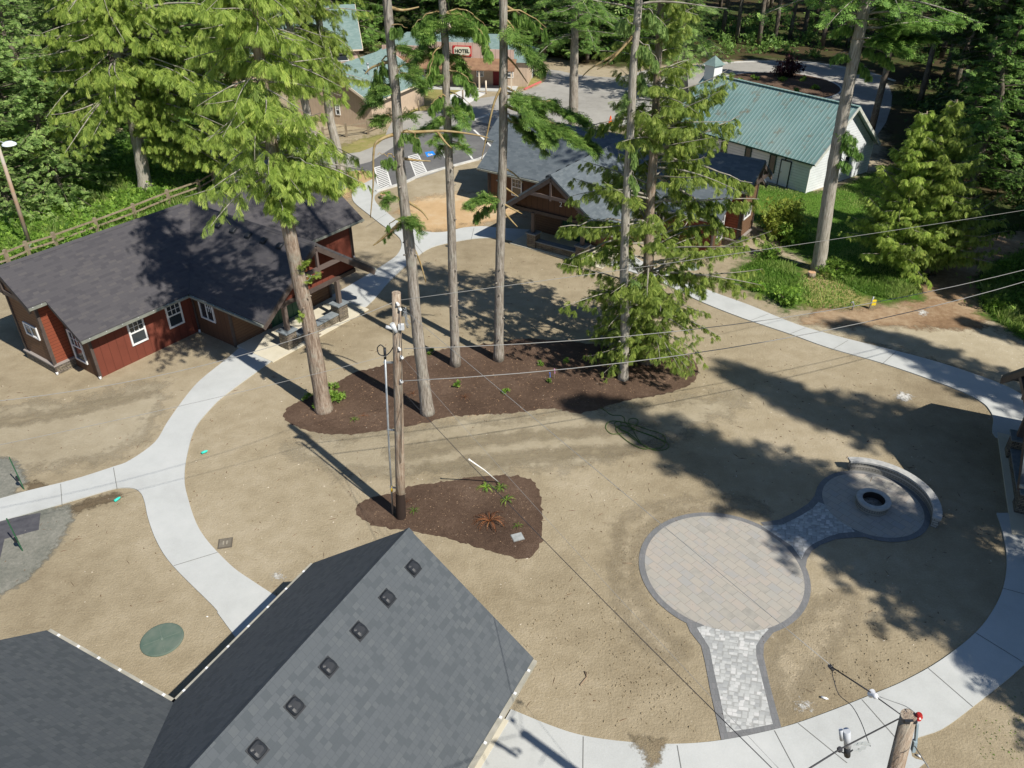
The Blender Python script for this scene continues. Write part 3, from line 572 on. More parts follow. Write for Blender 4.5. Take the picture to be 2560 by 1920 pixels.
    # posts + pedestals
    for pu in (uc - 1.72, uc + 1.78):
        b = MB(); b.box(pu - .1, pu + .1, -5.2, -5.0, 1.0, zh - .1); b.build('post', simple('post_wood', (.14, .11, .095), .65), root)
        b = MB(); b.box(pu - .31, pu + .31, -5.33, -4.75, .04, .93); pd = b.build('pedestal', STONE, root)
        b = MB(); b.box(pu - .38, pu + .38, -5.4, -4.68, .93, 1.0); b.build('pedestal_cap', CAPBL, pd)
    b = MB(); b.box(uc - 1.4, uc + 1.46, -5.24, -4.86, .04, .48); lw = b.build('low_wall', STONE, root)
    b = MB(); b.box(uc - 1.4, uc + 1.46, -5.3, -4.8, .485, .55); b.build('low_wall_cap', CAPBL, lw)
    b = MB(); b.box(uc - 3.2, uc + 3.4, -5.5, -2.86, .0, .065); b.build('porch_slab', CONCY, root)
    # windows
    window(root, Q(2.3, 0, 1.45), (1, 0, 0), Q(0, 1, 0), .85, 1.25); window(root, Q(4.35, 0, 1.45), (1, 0, 0), Q(0, 1, 0), .85, 1.25)
    window(root, Q(L - 3.6, 0, 1.45), (1, 0, 0), Q(0, 1, 0), .85, 1.25, 'grid'); window(root, Q(w0, 1.1, 1.5), (0, -1, 0), (-1, 0, 0), 1.1, 1.05, 'slide')
    window(root, Q(w1, 1.1, 1.5), (0, -1, 0), (1, 0, 0), 1.1, 1.05, 'slide'); window(root, Q(w1 - .8, nb, 1.4), (1, 0, 0), Q(0, 1, 0), .55, .9, 'none')
    # corner boards
    def cb(*q): b = MB(); b.box(*q); b.build('corner_board', TRIM, root)
    for u, n, z in ((0, 0, zt), (L, 0, zt)): cb(u - .03, u + .09, -n - .03, -n + .09, 0, z - .02)
    for u in (-.9, L + .9):
        for n in (-1.98, -4.4): cb(u - .06, u + .06, -n - .06, -n + .06, .52, zmain(-1.98) - T - .04)
    for u in (w0, w1): cb(u - .05, u + .07, -nb - .04, -nb + .06, 0, zw0 - .03)
    # gutters
    def gutter(a, c):
        b = MB(); b.beam(a, c, .11, .1); gt = b.build('gutter', gut, root); b = MB(); ln = (c - a).length; k = max(2, int(ln / .7))
        for i in range(k): p = a.lerp(c, (i + .5) / k); hr = .035 if gut is GUT else .015; b.box(p.x - hr, p.x + hr, p.y - hr, p.y + hr, p.z + .03, p.z + .05 + hr * .7)
        b.build('gutter_hanger', WHITE, gt)
    zg = ze - .1; e = .055
    gutter(Q(-.6, oh + e, zg), Q(uc - hw - .02, oh + e, zg)); gutter(Q(uc + hw + .02, oh + e, zg), Q(L + .6, oh + e, zg))
    gutter(Q(uc - hw - e, oh, zg), Q(uc - hw - e, 6.0, zg)); gutter(Q(uc + hw + e, oh, zg), Q(uc + hw + e, 6.0, zg))
    gutter(Q(-.6, -D - oh - e, zg), Q(L + .6, -D - oh - e, zg))
    for u0, u1 in ((-1.4, -.62), (L + .62, L + 1.4)): gutter(Q(u0, -1.4 + e, zmain(-1.4) - .1), Q(u1, -1.4 + e, zmain(-1.4) - .1))
    # downspouts
    for u, n in ((-.05, .1), (uc - hw + .38, .12), (L + .05, .1), (-.98, -1.9)):
        b = MB(); b.beam(Q(u, n, .12), Q(u, n, ze - .25), .07, .06); ds = b.build('downspout', TRIM, root)
        b = MB(); b.tube([Q(u, n, 0), Q(u, n, .16)], .055, 10); b.build('drain_collar', WHITE, ds)
    # roof vents
    for k in range(nvent):
        n = 5.25 - k * 1.13; du = .58; z = zw - du * sw_
        sl_ = Vector((1, 0, sw_)).normalized(); nn = Vector((-sw_, 0, 1)).normalized(); a = Q(uc - du, n, z) + nn * .004
        b = MB(); yv = Vector((0, 1, 0))
        b.prism([a + sl_ * x + yv * y for x, y in ((-.2, -.175), (.175, -.175), (.175, .175), (-.2, .175))], nn * .02)
        rings = []
        for hgt_, f_ in ((.02, 1), (.085, .96), (.12, .82), (.135, .5)):
            ring = []
            for q_ in range(20):
                t_ = 2 * math.pi * q_ / 20; cx_, cy_ = math.cos(t_), math.sin(t_); e_ = .45
                ring.append(a + nn * (hgt_ - (.03 * (cx_ > .2) if hgt_ > .05 else 0)) + sl_ * (.165 * f_ * math.copysign(abs(cx_) ** e_, cx_)) + yv * (.165 * f_ * math.copysign(abs(cy_) ** e_, cy_)))
            rings.append(ring)
        for A_, B_ in zip(rings[:-1], rings[1:]):
            for q_ in range(20): b.face([A_[q_], A_[(q_ + 1) % 20], B_[(q_ + 1) % 20], B_[q_]], True)
        b.face(rings[-1])
        b.build('roof_vent', BLACKP, root)
    if num:
        cu = bpy.data.curves.new('txt', 'FONT'); cu.body = num; cu.size = .42; cu.extrude = .012; cu.align_x = 'CENTER'
        ob = bpy.data.objects.new('txt', cu); C.objects.link(ob); dg = bpy.context.evaluated_depsgraph_get(); dg.update()
        me = bpy.data.meshes.new_from_object(ob.evaluated_get(dg)); bpy.data.objects.remove(ob)
        me.materials.clear(); me.materials.append(WHITE)
        o = link('house_number', me, root); o.location = Q(uc + .2, ng + .06, 3.05); o.rotation_euler = (R(90), 0, 0)
    return root
cabin((-19.1, 31.29), .962, 'brown roofed rust red cabin on the left, number 1 on its porch gable', SH_B, '1', gut=GUTD)
cabin((-1.55, 54.6), -.604, 'slate roofed cabin with the number 2 on its gable, behind the green cedar', SH_2, '2', trimred=BROWN, gut=GUTD, frontm=BROWN)  # gable brown instead of rust: dimness of the shaded front put into its colour
cabin((2.21, 6.11), 2.657, 'large grey shingled roof with six black vents in the foreground', SH_G, None, zw=5.45, zm=5.3, ze=2.45, L=16.6)
B4P = Vector((18.62, 24.25, 0)); a4 = R(247); U4 = Vector((math.cos(a4), math.sin(a4), 0)); N4 = Vector((U4.y, -U4.x, 0)); P4 = B4P - U4 * 8.7 - N4 * 6
cabin((P4.x, P4.y), a4, 'dark cabin porch cut off by the right edge of the photo', SH_G, None)

# ------------------------------------------------------------------ white barn-like hall
def gable_house(name, loc, rot, Lx, Wy, ze, zr, label, cat, wallm, roofm, ohx=.4, ohy=.35, T=.1, group=None):
    root = empty(name, (loc[0], loc[1], 0), rot, label, cat, group)
    # local x along ridge 0..Lx, y 0..Wy
    s = (zr - ze) / (Wy / 2 + ohy); zt = ze + ohy * s - T - .01
    for y, d in ((0, .12), (Wy, -.12)):
        b = MB(); b.prism([(0, y, 0), (Lx, y, 0), (Lx, y, zt), (0, y, zt)], (0, d, 0)); b.build('wall', wallm, root)
    for x, d in ((0, .12), (Lx, -.12)):
        b = MB(); b.prism([(x, .125, 0), (x, Wy - .125, 0), (x, Wy - .125, zt), (x, Wy / 2, zr - T - .03), (x, .125, zt)], (d, 0, 0)); b.build('gable_wall', wallm, root)
    b = MB()
    b.prism([(-ohx, -ohy, ze), (Lx + ohx, -ohy, ze), (Lx + ohx, Wy / 2, zr), (-ohx, Wy / 2, zr)], (0, 0, -T))
    b.prism([(-ohx, Wy + ohy, ze), (Lx + ohx, Wy + ohy, ze), (Lx + ohx, Wy / 2, zr), (-ohx, Wy / 2, zr)], (0, 0, -T)); b.build('roof', roofm, root)
    b = MB()
    for x in (-ohx - .02, Lx + ohx + .02):
        b.beam((x, -ohy, ze - .1), (x, Wy / 2, zr - .1), .05, .2); b.beam((x, Wy + ohy, ze - .1), (x, Wy / 2, zr - .1), .05, .2)
    b.beam((-ohx, -ohy - .03, ze - .08), (Lx + ohx, -ohy - .03, ze - .08), .05, .14); b.build('fascia', WHITE if wallm is WHITES else CREAM, root)
    return root
# local x runs along (-.6,.8) (away to the left), local y to the right along (.8,.6)
hx = 0; rot = math.atan2(.79, -.613)
hall = empty('white_hall', (21.26, 56.17, 0), rot, 'long white clapboard hall with ribbed green metal roof and cupola', 'hall')
Lh, Wh, zeh, zrh = 13.2, 7.85, 2.25, 5.6
sH = (zrh - zeh) / (Wh / 2 + .25)
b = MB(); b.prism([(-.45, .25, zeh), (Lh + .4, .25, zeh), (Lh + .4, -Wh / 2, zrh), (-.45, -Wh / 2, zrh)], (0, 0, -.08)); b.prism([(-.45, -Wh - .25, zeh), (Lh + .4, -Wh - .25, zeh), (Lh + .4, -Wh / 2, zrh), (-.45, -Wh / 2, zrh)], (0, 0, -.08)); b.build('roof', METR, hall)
zt = zeh + .25 * sH - .1
for y, d in ((0, -.12), (-Wh, .12)): b = MB(); b.prism([(0, y, 0), (Lh, y, 0), (Lh, y, zt), (0, y, zt)], (0, d, 0)); b.build('wall', WHITES, hall)
for x, d in ((0, .12), (Lh, -.12)): b = MB(); b.prism([(x, -.125, 0), (x, -Wh + .125, 0), (x, -Wh + .125, zt), (x, -Wh / 2, zrh - .13), (x, -.125, zt)], (d, 0, 0)); b.build('gable_wall', WHITES, hall)
b = MB(); b.beam((-.47, .25, zeh - .08), (-.47, -Wh / 2, zrh - .08), .05, .2); b.beam((-.47, -Wh - .25, zeh - .08), (-.47, -Wh / 2, zrh - .08), .05, .2); b.build('barge_board', simple('mossy_white', (.4, .42, .36), .8, (.6, .62, .58), 3), hall)
b = MB(); b.beam((-.45, .28, zeh - .05), (Lh + .4, .28, zeh - .05), .06, .09); b.build('gutter', DKGREEN, hall)
b = MB(); b.beam((-.45, -Wh / 2, zrh + .02), (Lh + .4, -Wh / 2, zrh + .02), .3, .04); b.build('ridge_cap', METR, hall)
def framed(par, nm, x0, x1, z0, z1, m, fm, y=.003):
    b = MB(); b.prism([(x0, y, z0), (x1, y, z0), (x1, y, z1), (x0, y, z1)], (0, .03, 0)); o_ = b.build(nm, m, par)
    b = MB()
    for q in (((x0 - .07, z0), (x0, z1)), ((x1, z0), (x1 + .07, z1)), ((x0 - .07, z1), (x1 + .07, z1 + .07))):
        (a0, c0), (a1, c1) = q; b.prism([(a0, y, c0), (a1, y, c0), (a1, y, c1), (a0, y, c1)], (0, .06, 0))
    b.build('frame', fm, o_); return o_
d_ = framed(hall, 'door', 1.62, 2.4, .02, 1.86, WHITE, simple('black_frame', (.02, .03, .04), .6))
b = MB(); b.beam((2.3, .06, .95), (2.3, .06, 1.05), .03, .04); b.build('handle', STEEL, d_)
for x in (2.95, 5.2, 7.5, 9.8): framed(hall, 'window', x, x + .45, .7, 2.0, GLASS, DKGREEN)
b = MB(); b.beam((2.05, .05, 2.0), (2.05, .14, 2.08), .05, .12); b.build('wall_lamp', BLACKP, hall)
for yc in (-2.9, -4.6): window(hall, (0, yc, 1.9), (0, 1, 0), (-1, 0, 0), .8, 1.9, 'hung')
b = MB(); b.box(-.06, 0, -6.5, -6.1, .6, 1.05); b.build('wall_grille', STEEL, hall)
b = MB(); b.box(-.04, .06, -.06, .04, 0, zt); b.box(-.04, .06, -Wh - .04, -Wh + .06, 0, zt); b.build('corner_board', WHITE, hall)
b = MB(); yc = -Wh / 2; xc = Lh - .3; b.box(xc - .5, xc + .5, yc - .5, yc + .5, zrh - .5, zrh + .75); cu_ = b.build('cupola', WHITE, hall)
b = MB()
for i in range(4):
    q = [(-.65, -.65), (.65, -.65), (.65, .65), (-.65, .65)]; a, c = q[i], q[(i + 1) % 4]
    b.face([(xc + a[0], yc + a[1], zrh + .75), (xc + c[0], yc + c[1], zrh + .75), (xc, yc, zrh + 1.45)])
b.face([(xc - .65, yc - .65, zrh + .75), (xc - .65, yc + .65, zrh + .75), (xc + .65, yc + .65, zrh + .75), (xc + .65, yc - .65, zrh + .75)]); b.build('cupola_roof', SH_T, cu_)

# ------------------------------------------------------------------ motel with false front
RM = R(-8)
mo = empty('motel', (-15.2, 91.6, 0), RM, 'tan motel with pink false front, brown porch roof and hipped green roof', 'motel')
# local x 0..17 along front, y>0 backwards
W_, D_ = 17.0, 7.0
b = MB(); b.box(0, W_, 0, D_, 0, 2.6); b.build('wall', TAN, mo)
b = MB(); zr_ = 4.6; pts = dict(a=(-.4, -.3, 2.5), b=(W_ + .5, -.3, 2.5), c=(W_ + .5, D_ + .5, 2.5), d=(-.4, D_ + .5, 2.5), e=(3.2, 3.6, zr_), f=(W_ - 3.4, 3.6, zr_))
for q in ('abfe', 'bcf', 'cdef', 'dae'): b.face([pts[k] for k in q])
b.face([pts[k] for k in 'dcba']); b.build('roof', SH_T, mo)
b = MB(); b.prism([(1.4, -.35, 2.65), (15.6, -.35, 2.65), (15.6, -.35, 3.75), (12.9, -.35, 3.75), (12.9, -.35, 4.35), (5.9, -.35, 4.35), (5.9, -.35, 3.9), (1.4, -.35, 3.9)], (0, .12, 0)); b.build('false_front', PINK, mo)
b = MB(); b.prism([(1.0, -2.4, 2.1), (15.9, -2.4, 2.1), (15.9, -.36, 2.85), (1.0, -.36, 2.85)], (0, 0, -.1)); b.build('porch_roof', DKBR, mo)
for x in (1.3, 4.9, 8.6, 12.2, 15.6): b = MB(); b.box(x - .07, x + .07, -2.3, -2.16, 0, 2.0); b.build('porch_post', CREAM, mo)
b = MB(); b.box(13.3, 14.1, -.035, 0, .02, 1.75); dd = b.build('door', REDD, mo)
for x in (2.6, 6.2, 9.6, 11.9, 15.1): window(mo, (x, 0, 1.3), (1, 0, 0), (0, -1, 0), .8, .8, 'hung')
b = MB(); b.box(W_, W_ + .03, 4.1, 4.7, .02, 1.7); b.build('side_door', WHITE, mo)
b = MB(); b.box(.8, 16, -2.5, 0, 0, .06); b.build('porch_floor', CONC, mo)
sg = MB(); sg.box(9.1, 11.1, -.43, -.355, 3.0, 4.05); sgn = sg.build('sign_board', simple('sign_red', (.45, .03, .03), .5), mo)
sg = MB(); cx_, cz_ = 10.1, 3.525; hw_, hh_ = .88, .42; q = []
for sx, sz in ((1, 1), (-1, 1), (-1, -1), (1, -1)):
    cc = [(hw_, hh_ - .16), (hw_ - .1, hh_ - .12), (hw_ - .14, hh_)]
    if sx * sz < 0: cc = cc[::-1]
    q += [(cx_ + sx * x, -.445, cz_ + sz * z) for x, z in cc]
sg.prism(q, (0, .014, 0)); sg.build('sign_panel', simple('sign_cream', (.68, .66, .52), .6), sgn)
def lettering(txt, size, parent, loc, rot_, m, name='lettering', ext=.01):
    cu = bpy.data.curves.new('txt', 'FONT'); cu.body = txt; cu.size = size; cu.extrude = ext; cu.align_x = 'CENTER'; cu.offset = size * .03
    ob = bpy.data.objects.new('txt', cu); C.objects.link(ob); dg = bpy.context.evaluated_depsgraph_get(); dg.update()
    me = bpy.data.meshes.new_from_object(ob.evaluated_get(dg)); bpy.data.objects.remove(ob); me.materials.clear(); me.materials.append(m)
    o_ = link(name, me, parent); o_.location = loc; o_.rotation_euler = rot_; return o_
lettering('HOTEL', .5, sgn, (cx_, -.46, cz_ - .17), (R(90), 0, 0), simple('sign_black', (.02, .03, .02), .6))
c_ = g(778, 106, 3.3); H2 = (c_.x - 15.2 * math.cos(R(14)), c_.y + .3 - 15.2 * math.sin(R(14)))
h = gable_house('green_roofed_house', (0, 0), 0, 9.5, 8.2, 2.35, 4.9, 'small tan house with green shingled roof beside the split rail fence', 'house', TAN, SH_T)
cr = Vector((-12.5, 72.98, 0)); ang = math.atan2(74.6 - 72.98, -16.2 + 12.5)   # side wall runs from the near corner to the left
h.location = cr; h.rotation_euler = (0, 0, ang - R(90)); 
hd = Vector((math.cos(ang), math.sin(ang), 0))
window(h, (0, 3.6, 1.35), (0, 1, 0), (-1, 0, 0), .5, .95, 'hung')
b = MB(); b.tube([(3.4, 2.2, 3.4), (3.4, 2.2, 4.7)], .07, 8); b.tube([(3.4, 2.2, 4.7), (3.4, 2.2, 4.85)], .12, 8); b.build('flue', STEEL, h)
h2 = gable_house('green_roofed_hall', H2, R(14), 15, 10.5, 3.3, 7.0, 'tall pink walled building with a broad green roof behind the leaning firs', 'building', PINK, SH_T)
window(h2, (12.2, 0, 2.5), (1, 0, 0), (0, -1, 0), 3.2, .8, 'none')
h3 = gable_house('grey_shed', (-6.5, 106), R(80), 5, 4, 2.7, 4.2, 'small pink walled shed with grey roof in the shade behind the motel', 'shed', PINK, simple('grey_roof', (.22, .2, .17), .9))

# ------------------------------------------------------------------ trees
def nrm(a): return a / np.maximum(np.linalg.norm(a, axis=1, keepdims=True), 1e-6)
def sprays(P, D, S, rs, style, K=3, L=5, fat=.05):
    """leafy sprays at points P with branch direction D, size S -> verts, quads, var"""
    n = len(P); P = np.repeat(P, K, 0); D = np.repeat(D, K, 0); S = np.repeat(S, K) * rs.uniform(.6, 1.25, n * K)
    side = np.cross(D, [0, 0, 1.]); side = nrm(side) * rs.choice([-1., 1.], n * K)[:, None]
    nz = rs.normal(0, 1, (n * K, 3)); dn = np.array([0, 0, -1.])
    if style == 'cedar': A = side * rs.uniform(.1, .75, n * K)[:, None] + D * .35 + dn * rs.uniform(.45, 1.2, n * K)[:, None] + nz * .18
    elif style == 'fir': A = side * rs.uniform(.3, 1, n * K)[:, None] + D * .6 + dn * rs.uniform(-.1, .5, n * K)[:, None] + nz * .2
    elif style == 'hang': A = side * .15 + D * .1 + dn + nz * .15
    else: A = nz + np.array([0, 0, .3])
    A = nrm(A)
    Wd = np.cross(A, rs.normal(0, 1, (n * K, 3)) * .5 + D * .3 + np.array([0, 0, .3 if style != 'fir' else .9])); Wd = nrm(Wd)
    if style == 'fir': Wd = nrm(np.cross(A, nrm(np.cross(side, D) + nz * .3)))
    P = P + rs.normal(0, .05, P.shape) * S[:, None]
    var = np.clip(rs.normal(.45, .25, n * K), 0, 1)
    V = []; VA = []
    for j in range(L):
        if style != 'leaf':
            last = j == L - 1; u = (j // 2) / max(1, (L - 1) / 2) * .8
            a = 0 if last else (.8 if j % 2 else -.8) * {'fir': 1, 'hang': .55, 'cedar': .55}[style] * (1 - .25 * u)
            base = P + A * (S * (u if not last else .65))[:, None]; ln = S * ((.5 if style != 'cedar' else .5) * (1 - .5 * abs(u - (.3 if style == 'cedar' else 0)))); wd = S * fat
        else:
            a = (j / max(1, L - 1) - .5) * 1.9; ln = S * (1 - .38 * abs(a)); wd = S * .16; base = P
        d = A * math.cos(a) + Wd * math.sin(a); c = nrm(np.cross(d, A * .2 + np.cross(A, Wd)))
        m_ = base + d * (ln * .55)[:, None]; tip = base + d * ln[:, None] + dn * (ln * .1)[:, None]
        V.append(np.stack([base, m_ - c * wd[:, None], tip, m_ + c * wd[:, None]], 1)); VA.append(np.repeat(var + .1 * (j == L // 2), 4).reshape(-1, 4))
    V = np.concatenate(V, 0).reshape(-1, 3); VA = np.clip(np.concatenate(VA, 0).reshape(-1), 0, 1)
    return V, np.arange(len(V)).reshape(-1, 4), VA
def interp_path(path, z):
    """trunk centre at height z; path = [(Vector,r)...] rising"""
    for (a, ra), (b, rb) in zip(path[:-1], path[1:]):
        if z <= b.z: t = max(0, (z - a.z) / (b.z - a.z)); return a.lerp(b, t), ra + (rb - ra) * t
    return path[-1][0].copy(), path[-1][1]
def branch_pts(start, az, ln, el, droop, tipup, m=9, wob=.06, r=None):
    r = r or random; out = []; h = Vector((math.cos(az), math.sin(az), 0)); sdv = Vector((-h.y, h.x, 0)); k = r.uniform(-1, 1) * wob
    for i in range(m):
        t = i / (m - 1); out.append(start + h * (ln * t) + sdv * (ln * k * t * t * 2) + Vector((0, 0, ln * (math.tan(el) * t - droop * t * t + tipup * t ** 3))))
    return out
def conifer_crown(path, z0, z1, Rmax, nbr, seed, style='cedar', S=.42, el=(.1, .4), droop=(.3, .7), tipup=(.1, .4), K=3, L=5, prof='cone', step=.3, sector=None, bare=.15, wscale=1.0, fat=.05):
    r = random.Random(seed); rs = np.random.RandomState(seed); brs = []; limb = MB()
    for i in range(nbr):
        h = (i + r.random()) / nbr; z = z0 + (z1 - z0) * h
        az = r.uniform(0, 2 * math.pi) if not sector else R(r.uniform(*sector))
        f = (1 - h) ** .75 if prof == 'cone' else (math.sin(math.pi * min(1, .18 + h * .85)) ** .6 if prof == 'egg' else 1)
        ln = max(.4, Rmax * f * r.uniform(.65, 1.1)); p, rad = interp_path(path, z)
        pts = branch_pts(p, az, ln, r.uniform(*el), r.uniform(*droop), r.uniform(*tipup), 9, .12, r)
        brs.append((pts, ln)); limb.tube(pts, [max(.008, min(rad * .5, .012 * ln + .012) * (1 - .85 * k / 8)) for k in range(9)], 4, False)
    P = []; D = []; Sz = []
    for pts, ln in brs:
        n = max(4, int(ln * (1 - bare) / step)); A = np.array([tuple(p) for p in pts])
        for k in range(n):
            t = (bare + (1 - bare) * (k + rs.uniform(0, 1)) / n) * 8; i = min(7, int(t)); q = A[i] + (A[i + 1] - A[i]) * (t - i); d = A[i + 1] - A[i]; d = d / np.linalg.norm(d)
            # secondary twig offset
            w_ = ln * .22 * (1 - .5 * t / 8) * wscale; s_ = np.cross(d, [0, 0, 1]); s_ /= max(1e-6, np.linalg.norm(s_)); o_ = rs.uniform(-1, 1) * w_
            q = q + s_ * o_ + d * abs(o_) * .4 + np.array([0, 0, -abs(o_) * (.35 if style != 'fir' else .12)])
            P.append(q); D.append(nrm((d + s_ * np.sign(o_) * .6)[None])[0]); Sz.append(S * (1.05 - .35 * t / 8))
    V, F, VA = sprays(np.array(P), np.array(D), np.array(Sz), rs, style, K, L, fat)
    return V, F, VA, limb
def trunk_path(pix, Y, r0, r1, ztop, jit=0, seed=0):
    """trunk through photo readings, all at depth Y; continues to ztop"""
    P = [atY(x, y, Y) for x, y in pix]; P[0].z = -.1; P.sort(key=lambda p: p.z)
    d = (P[-1] - P[-2]).normalized() if len(P) > 1 else Vector((0, 0, 1)); last = P[-1]
    if ztop > last.z: P.append(last + d * ((ztop - last.z) / d.z))
    r = random.Random(seed); out = []; fine = smooth_poly(P, 6, False)
    for i, p in enumerate(fine):
        t = max(0, p.z) / ztop; rad = r0 + (r1 - r0) * t ** .8
        if p.z < .6: rad *= 1 + .22 * (1 - max(0, p.z) / .6)
        out.append((p + Vector((r.gauss(0, jit), r.gauss(0, jit), 0)), rad))
    return out
def add_trunk(root, path, m, knots=0, seed=1, name='trunk', n=14):
    b = MB(); r = random.Random(seed); b.tube([p for p, _ in path], [q * r.uniform(.95, 1.05) for _, q in path], n)
    for i in range(knots):
        z = r.uniform(1, path[-1][0].z * .8); p, q = interp_path(path, z); a = r.uniform(0, 6.28); h = Vector((math.cos(a), math.sin(a), 0))
        ln = r.uniform(.05, .12); b.tube([p + h * (q * .9), p + h * (q + ln) + Vector((0, 0, .02))], [.045, .03], 5)
    o_ = b.build(name, m, root, uv=False); return o_
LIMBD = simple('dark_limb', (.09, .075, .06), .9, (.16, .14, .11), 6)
def tree(name, label, path, barkm, crowns, leafm, cat='tree', group=None, knots=0, boughs=(), stubs=(), limbm=LIMB, seed=3):
    base = path[0][0].copy(); base.z = 0; root = empty(name, base, 0, label, cat, group)
    lp = [(p - base, r_) for p, r_ in path]; add_trunk(root, lp, barkm, knots, seed)
    allV = []; allF = []; allA = []; off = 0; limb = MB()
    for c in crowns:
        V, F, VA, lb = conifer_crown(lp, **c); allV.append(V); allF.append(F + off); allA.append(VA); off += len(V)
        o2 = len(limb.v); limb.v += lb.v; limb.f += [tuple(i + o2 for i in f) for f in lb.f]; limb.sm += lb.sm
    Y = base.y; rr = random.Random(seed * 7 + 1); rs = np.random.RandomState(seed * 13 + 5)
    for bo in boughs:   # (start px y, tip px (x,y), depth offset, style, size, density)
        ys, tip, dy, style, S, dens = bo[:6]; arch = bo[6] if len(bo) > 6 else .15
        T_ = atY(tip[0], tip[1], Y + dy) - base; zz = atY(tip[0], ys, Y).z; p, rad = interp_path(lp, zz); m = 10; pts = []
        mossy = len(bo) > 7
        for i in range(m):
            t = i / (m - 1); q = p.lerp(T_, t) + Vector((0, 0, arch * math.sin(math.pi * t) * (T_ - p).length)) + Vector((rr.gauss(0, .04), rr.gauss(0, .04), rr.gauss(0, .04))) * (0 if i in (0, m - 1) else 1); pts.append(q)
        lnn = (T_ - p).length
        limb.tube(pts, [max(.01, (.012 * lnn + .02) * (1.9 if mossy else 1) * (1 - .8 * k / (m - 1))) for k in range(m)], 5, False)
        if dens > 0:
            n = int(lnn * dens); A = np.array([tuple(q) for q in pts]); t = rs.uniform(.12, 1, n) ** .8 * (m - 1.001); i = t.astype(int); q = A[i] + (A[i + 1] - A[i]) * (t - i)[:, None]; d = nrm(A[i + 1] - A[i])
            s_ = nrm(np.cross(d, [0, 0, 1.])); o_ = rs.uniform(-1, 1, n) * lnn * .2 * (1 - .6 * t / m); q = q + s_ * o_[:, None] + d * (np.abs(o_) * .3)[:, None] + np.array([0, 0, -1.]) * (np.abs(o_) * .2 + rs.uniform(0, .25, n) * (style != 'fir'))[:, None]
            V, F, VA = sprays(q, nrm(d + s_ * np.sign(o_)[:, None] * .5), np.full(n, S), rs, style, 9, 9, .034); allV.append(V); allF.append(F + off); allA.append(VA); off += len(V)
    if limb.v: limb.build('limb', limbm, root, uv=False)
    if allV:
        me = mesh_np('crown', np.concatenate(allV), np.concatenate(allF), leafm, np.concatenate(allA)); link('crown', me, root)
    return root
def stub_limbs(root, path_world, specs, m, Y, name='dead_limb', r0=.05):
    base = path_world[0][0]
    for pts in specs:
        b = MB()
        q = [atY(x, y, Y + dz) - Vector((base.x, base.y, 0)) for x, y, dz in pts]; q = smooth_poly(q, 4, False)
        b.tube(q, [r0 * (1 - .75 * i / (len(q) - 1)) for i in range(len(q))], 6)
        b.build(name, m, root, uv=False)

def gY(x, y): return g(x, y).y
# A - leaning cedar in front of cabin 1
YA = gY(700, 885); pA = trunk_path([(700, 888), (686, 800), (668, 700), (645, 600), (618, 470), (596, 370), (578, 250), (560, 120), (548, 0)], YA, .37, .1, 24)
CED = dict(style='cedar', S=.5, el=(.0, .35), droop=(.35, .8), tipup=(.1, .35), K=8, L=9, step=.15, fat=.03)
tA = tree('cedar_tree', 'cedar with smooth pinkish trunk leaning over the porch of the brown roofed cabin', pA, BK_C,
     [dict(CED, z0=10.4, z1=24, Rmax=3.1, nbr=150, seed=11, prof='cone')], L_CED, 'cedar tree', knots=26, seed=4,
     boughs=[(385, (575, 430), -.6, 'cedar', .45, 26, .1), (380, (725, 395), .2, 'cedar', .48, 26, .12), (370, (650, 400), -1.2, 'cedar', .45, 26, .1), (400, (610, 455), -1.5, 'cedar', .4, 20, .1), (352, (680, 360), -1.5, 'cedar', .45, 24, .1), (600, (660, 565), -.3, 'fir', .25, 16, .05), (660, (648, 690), -.3, 'fir', .2, 16, .05), (620, (690, 590), -.3, 'fir', .2, 14, .05)])
# B
YB = gY(922, 892); pB = trunk_path([(924, 895), (912, 800), (898, 680), (888, 560), (872, 430), (862, 330), (856, 220), (845, 110), (836, 0)], YB, .27, .1, 25)
tB = tree('fir_tree', 'grey barked fir with moss patches behind the wooden utility pole', pB, BK_G,
     [dict(z0=17.3, z1=25, Rmax=3.0, nbr=60, seed=21, style='fir', S=.4)], L_FIRB, 'fir tree', knots=14, seed=5, limbm=LIMBM,
     boughs=[(110, (890, 110), .3, 'fir', .4, 24), (160, (905, 175), -.3, 'fir', .4, 26), (190, (800, 205), 0, 'fir', .38, 26), (250, (810, 265), .3, 'fir', .35, 22), (60, (880, 60), -.5, 'hang', .35, 12), (120, (800, 180), .3, 'hang', .3, 21), (150, (900, 150), .2, 'fir', .4, 14), (200, (790, 235), .5, 'fir', .4, 14), (260, (900, 250), .3, 'fir', .4, 12), (285, (905, 300), -.5, 'hang', .3, 18), (430, (820, 440), -.3, 'fir', .33, 15), (460, (905, 500), -.5, 'fir', .38, 22, .12), (470, (830, 500), .3, 'hang', .3, 12), (345, (815, 335), -.5, 'hang', .35, 8)])
stub_limbs(tB, pB, [[(853, 283, 0), (900, 285, .2), (960, 283, .3), (1020, 290, .4), (1055, 298, .4)], [(852, 290, 0), (825, 300, -.2), (808, 320, -.3), (806, 400, -.3), (800, 470, -.3)], [(945, 284, .3), (960, 305, .3), (975, 320, .3)], [(858, 340, 0), (895, 346, .3), (930, 348, .3)], [(872, 430, 0), (910, 455, .3), (925, 475, .3)], [(850, 130, 0), (805, 145, .2), (788, 160, .2)], [(882, 515, 0), (905, 560, .3), (920, 610, .3)], [(866, 480, 0), (820, 520, .2), (806, 530, .2)], [(840, 15, 0), (870, 22, .3), (905, 15, .4)]], LIMBM, YB, r0=.07)
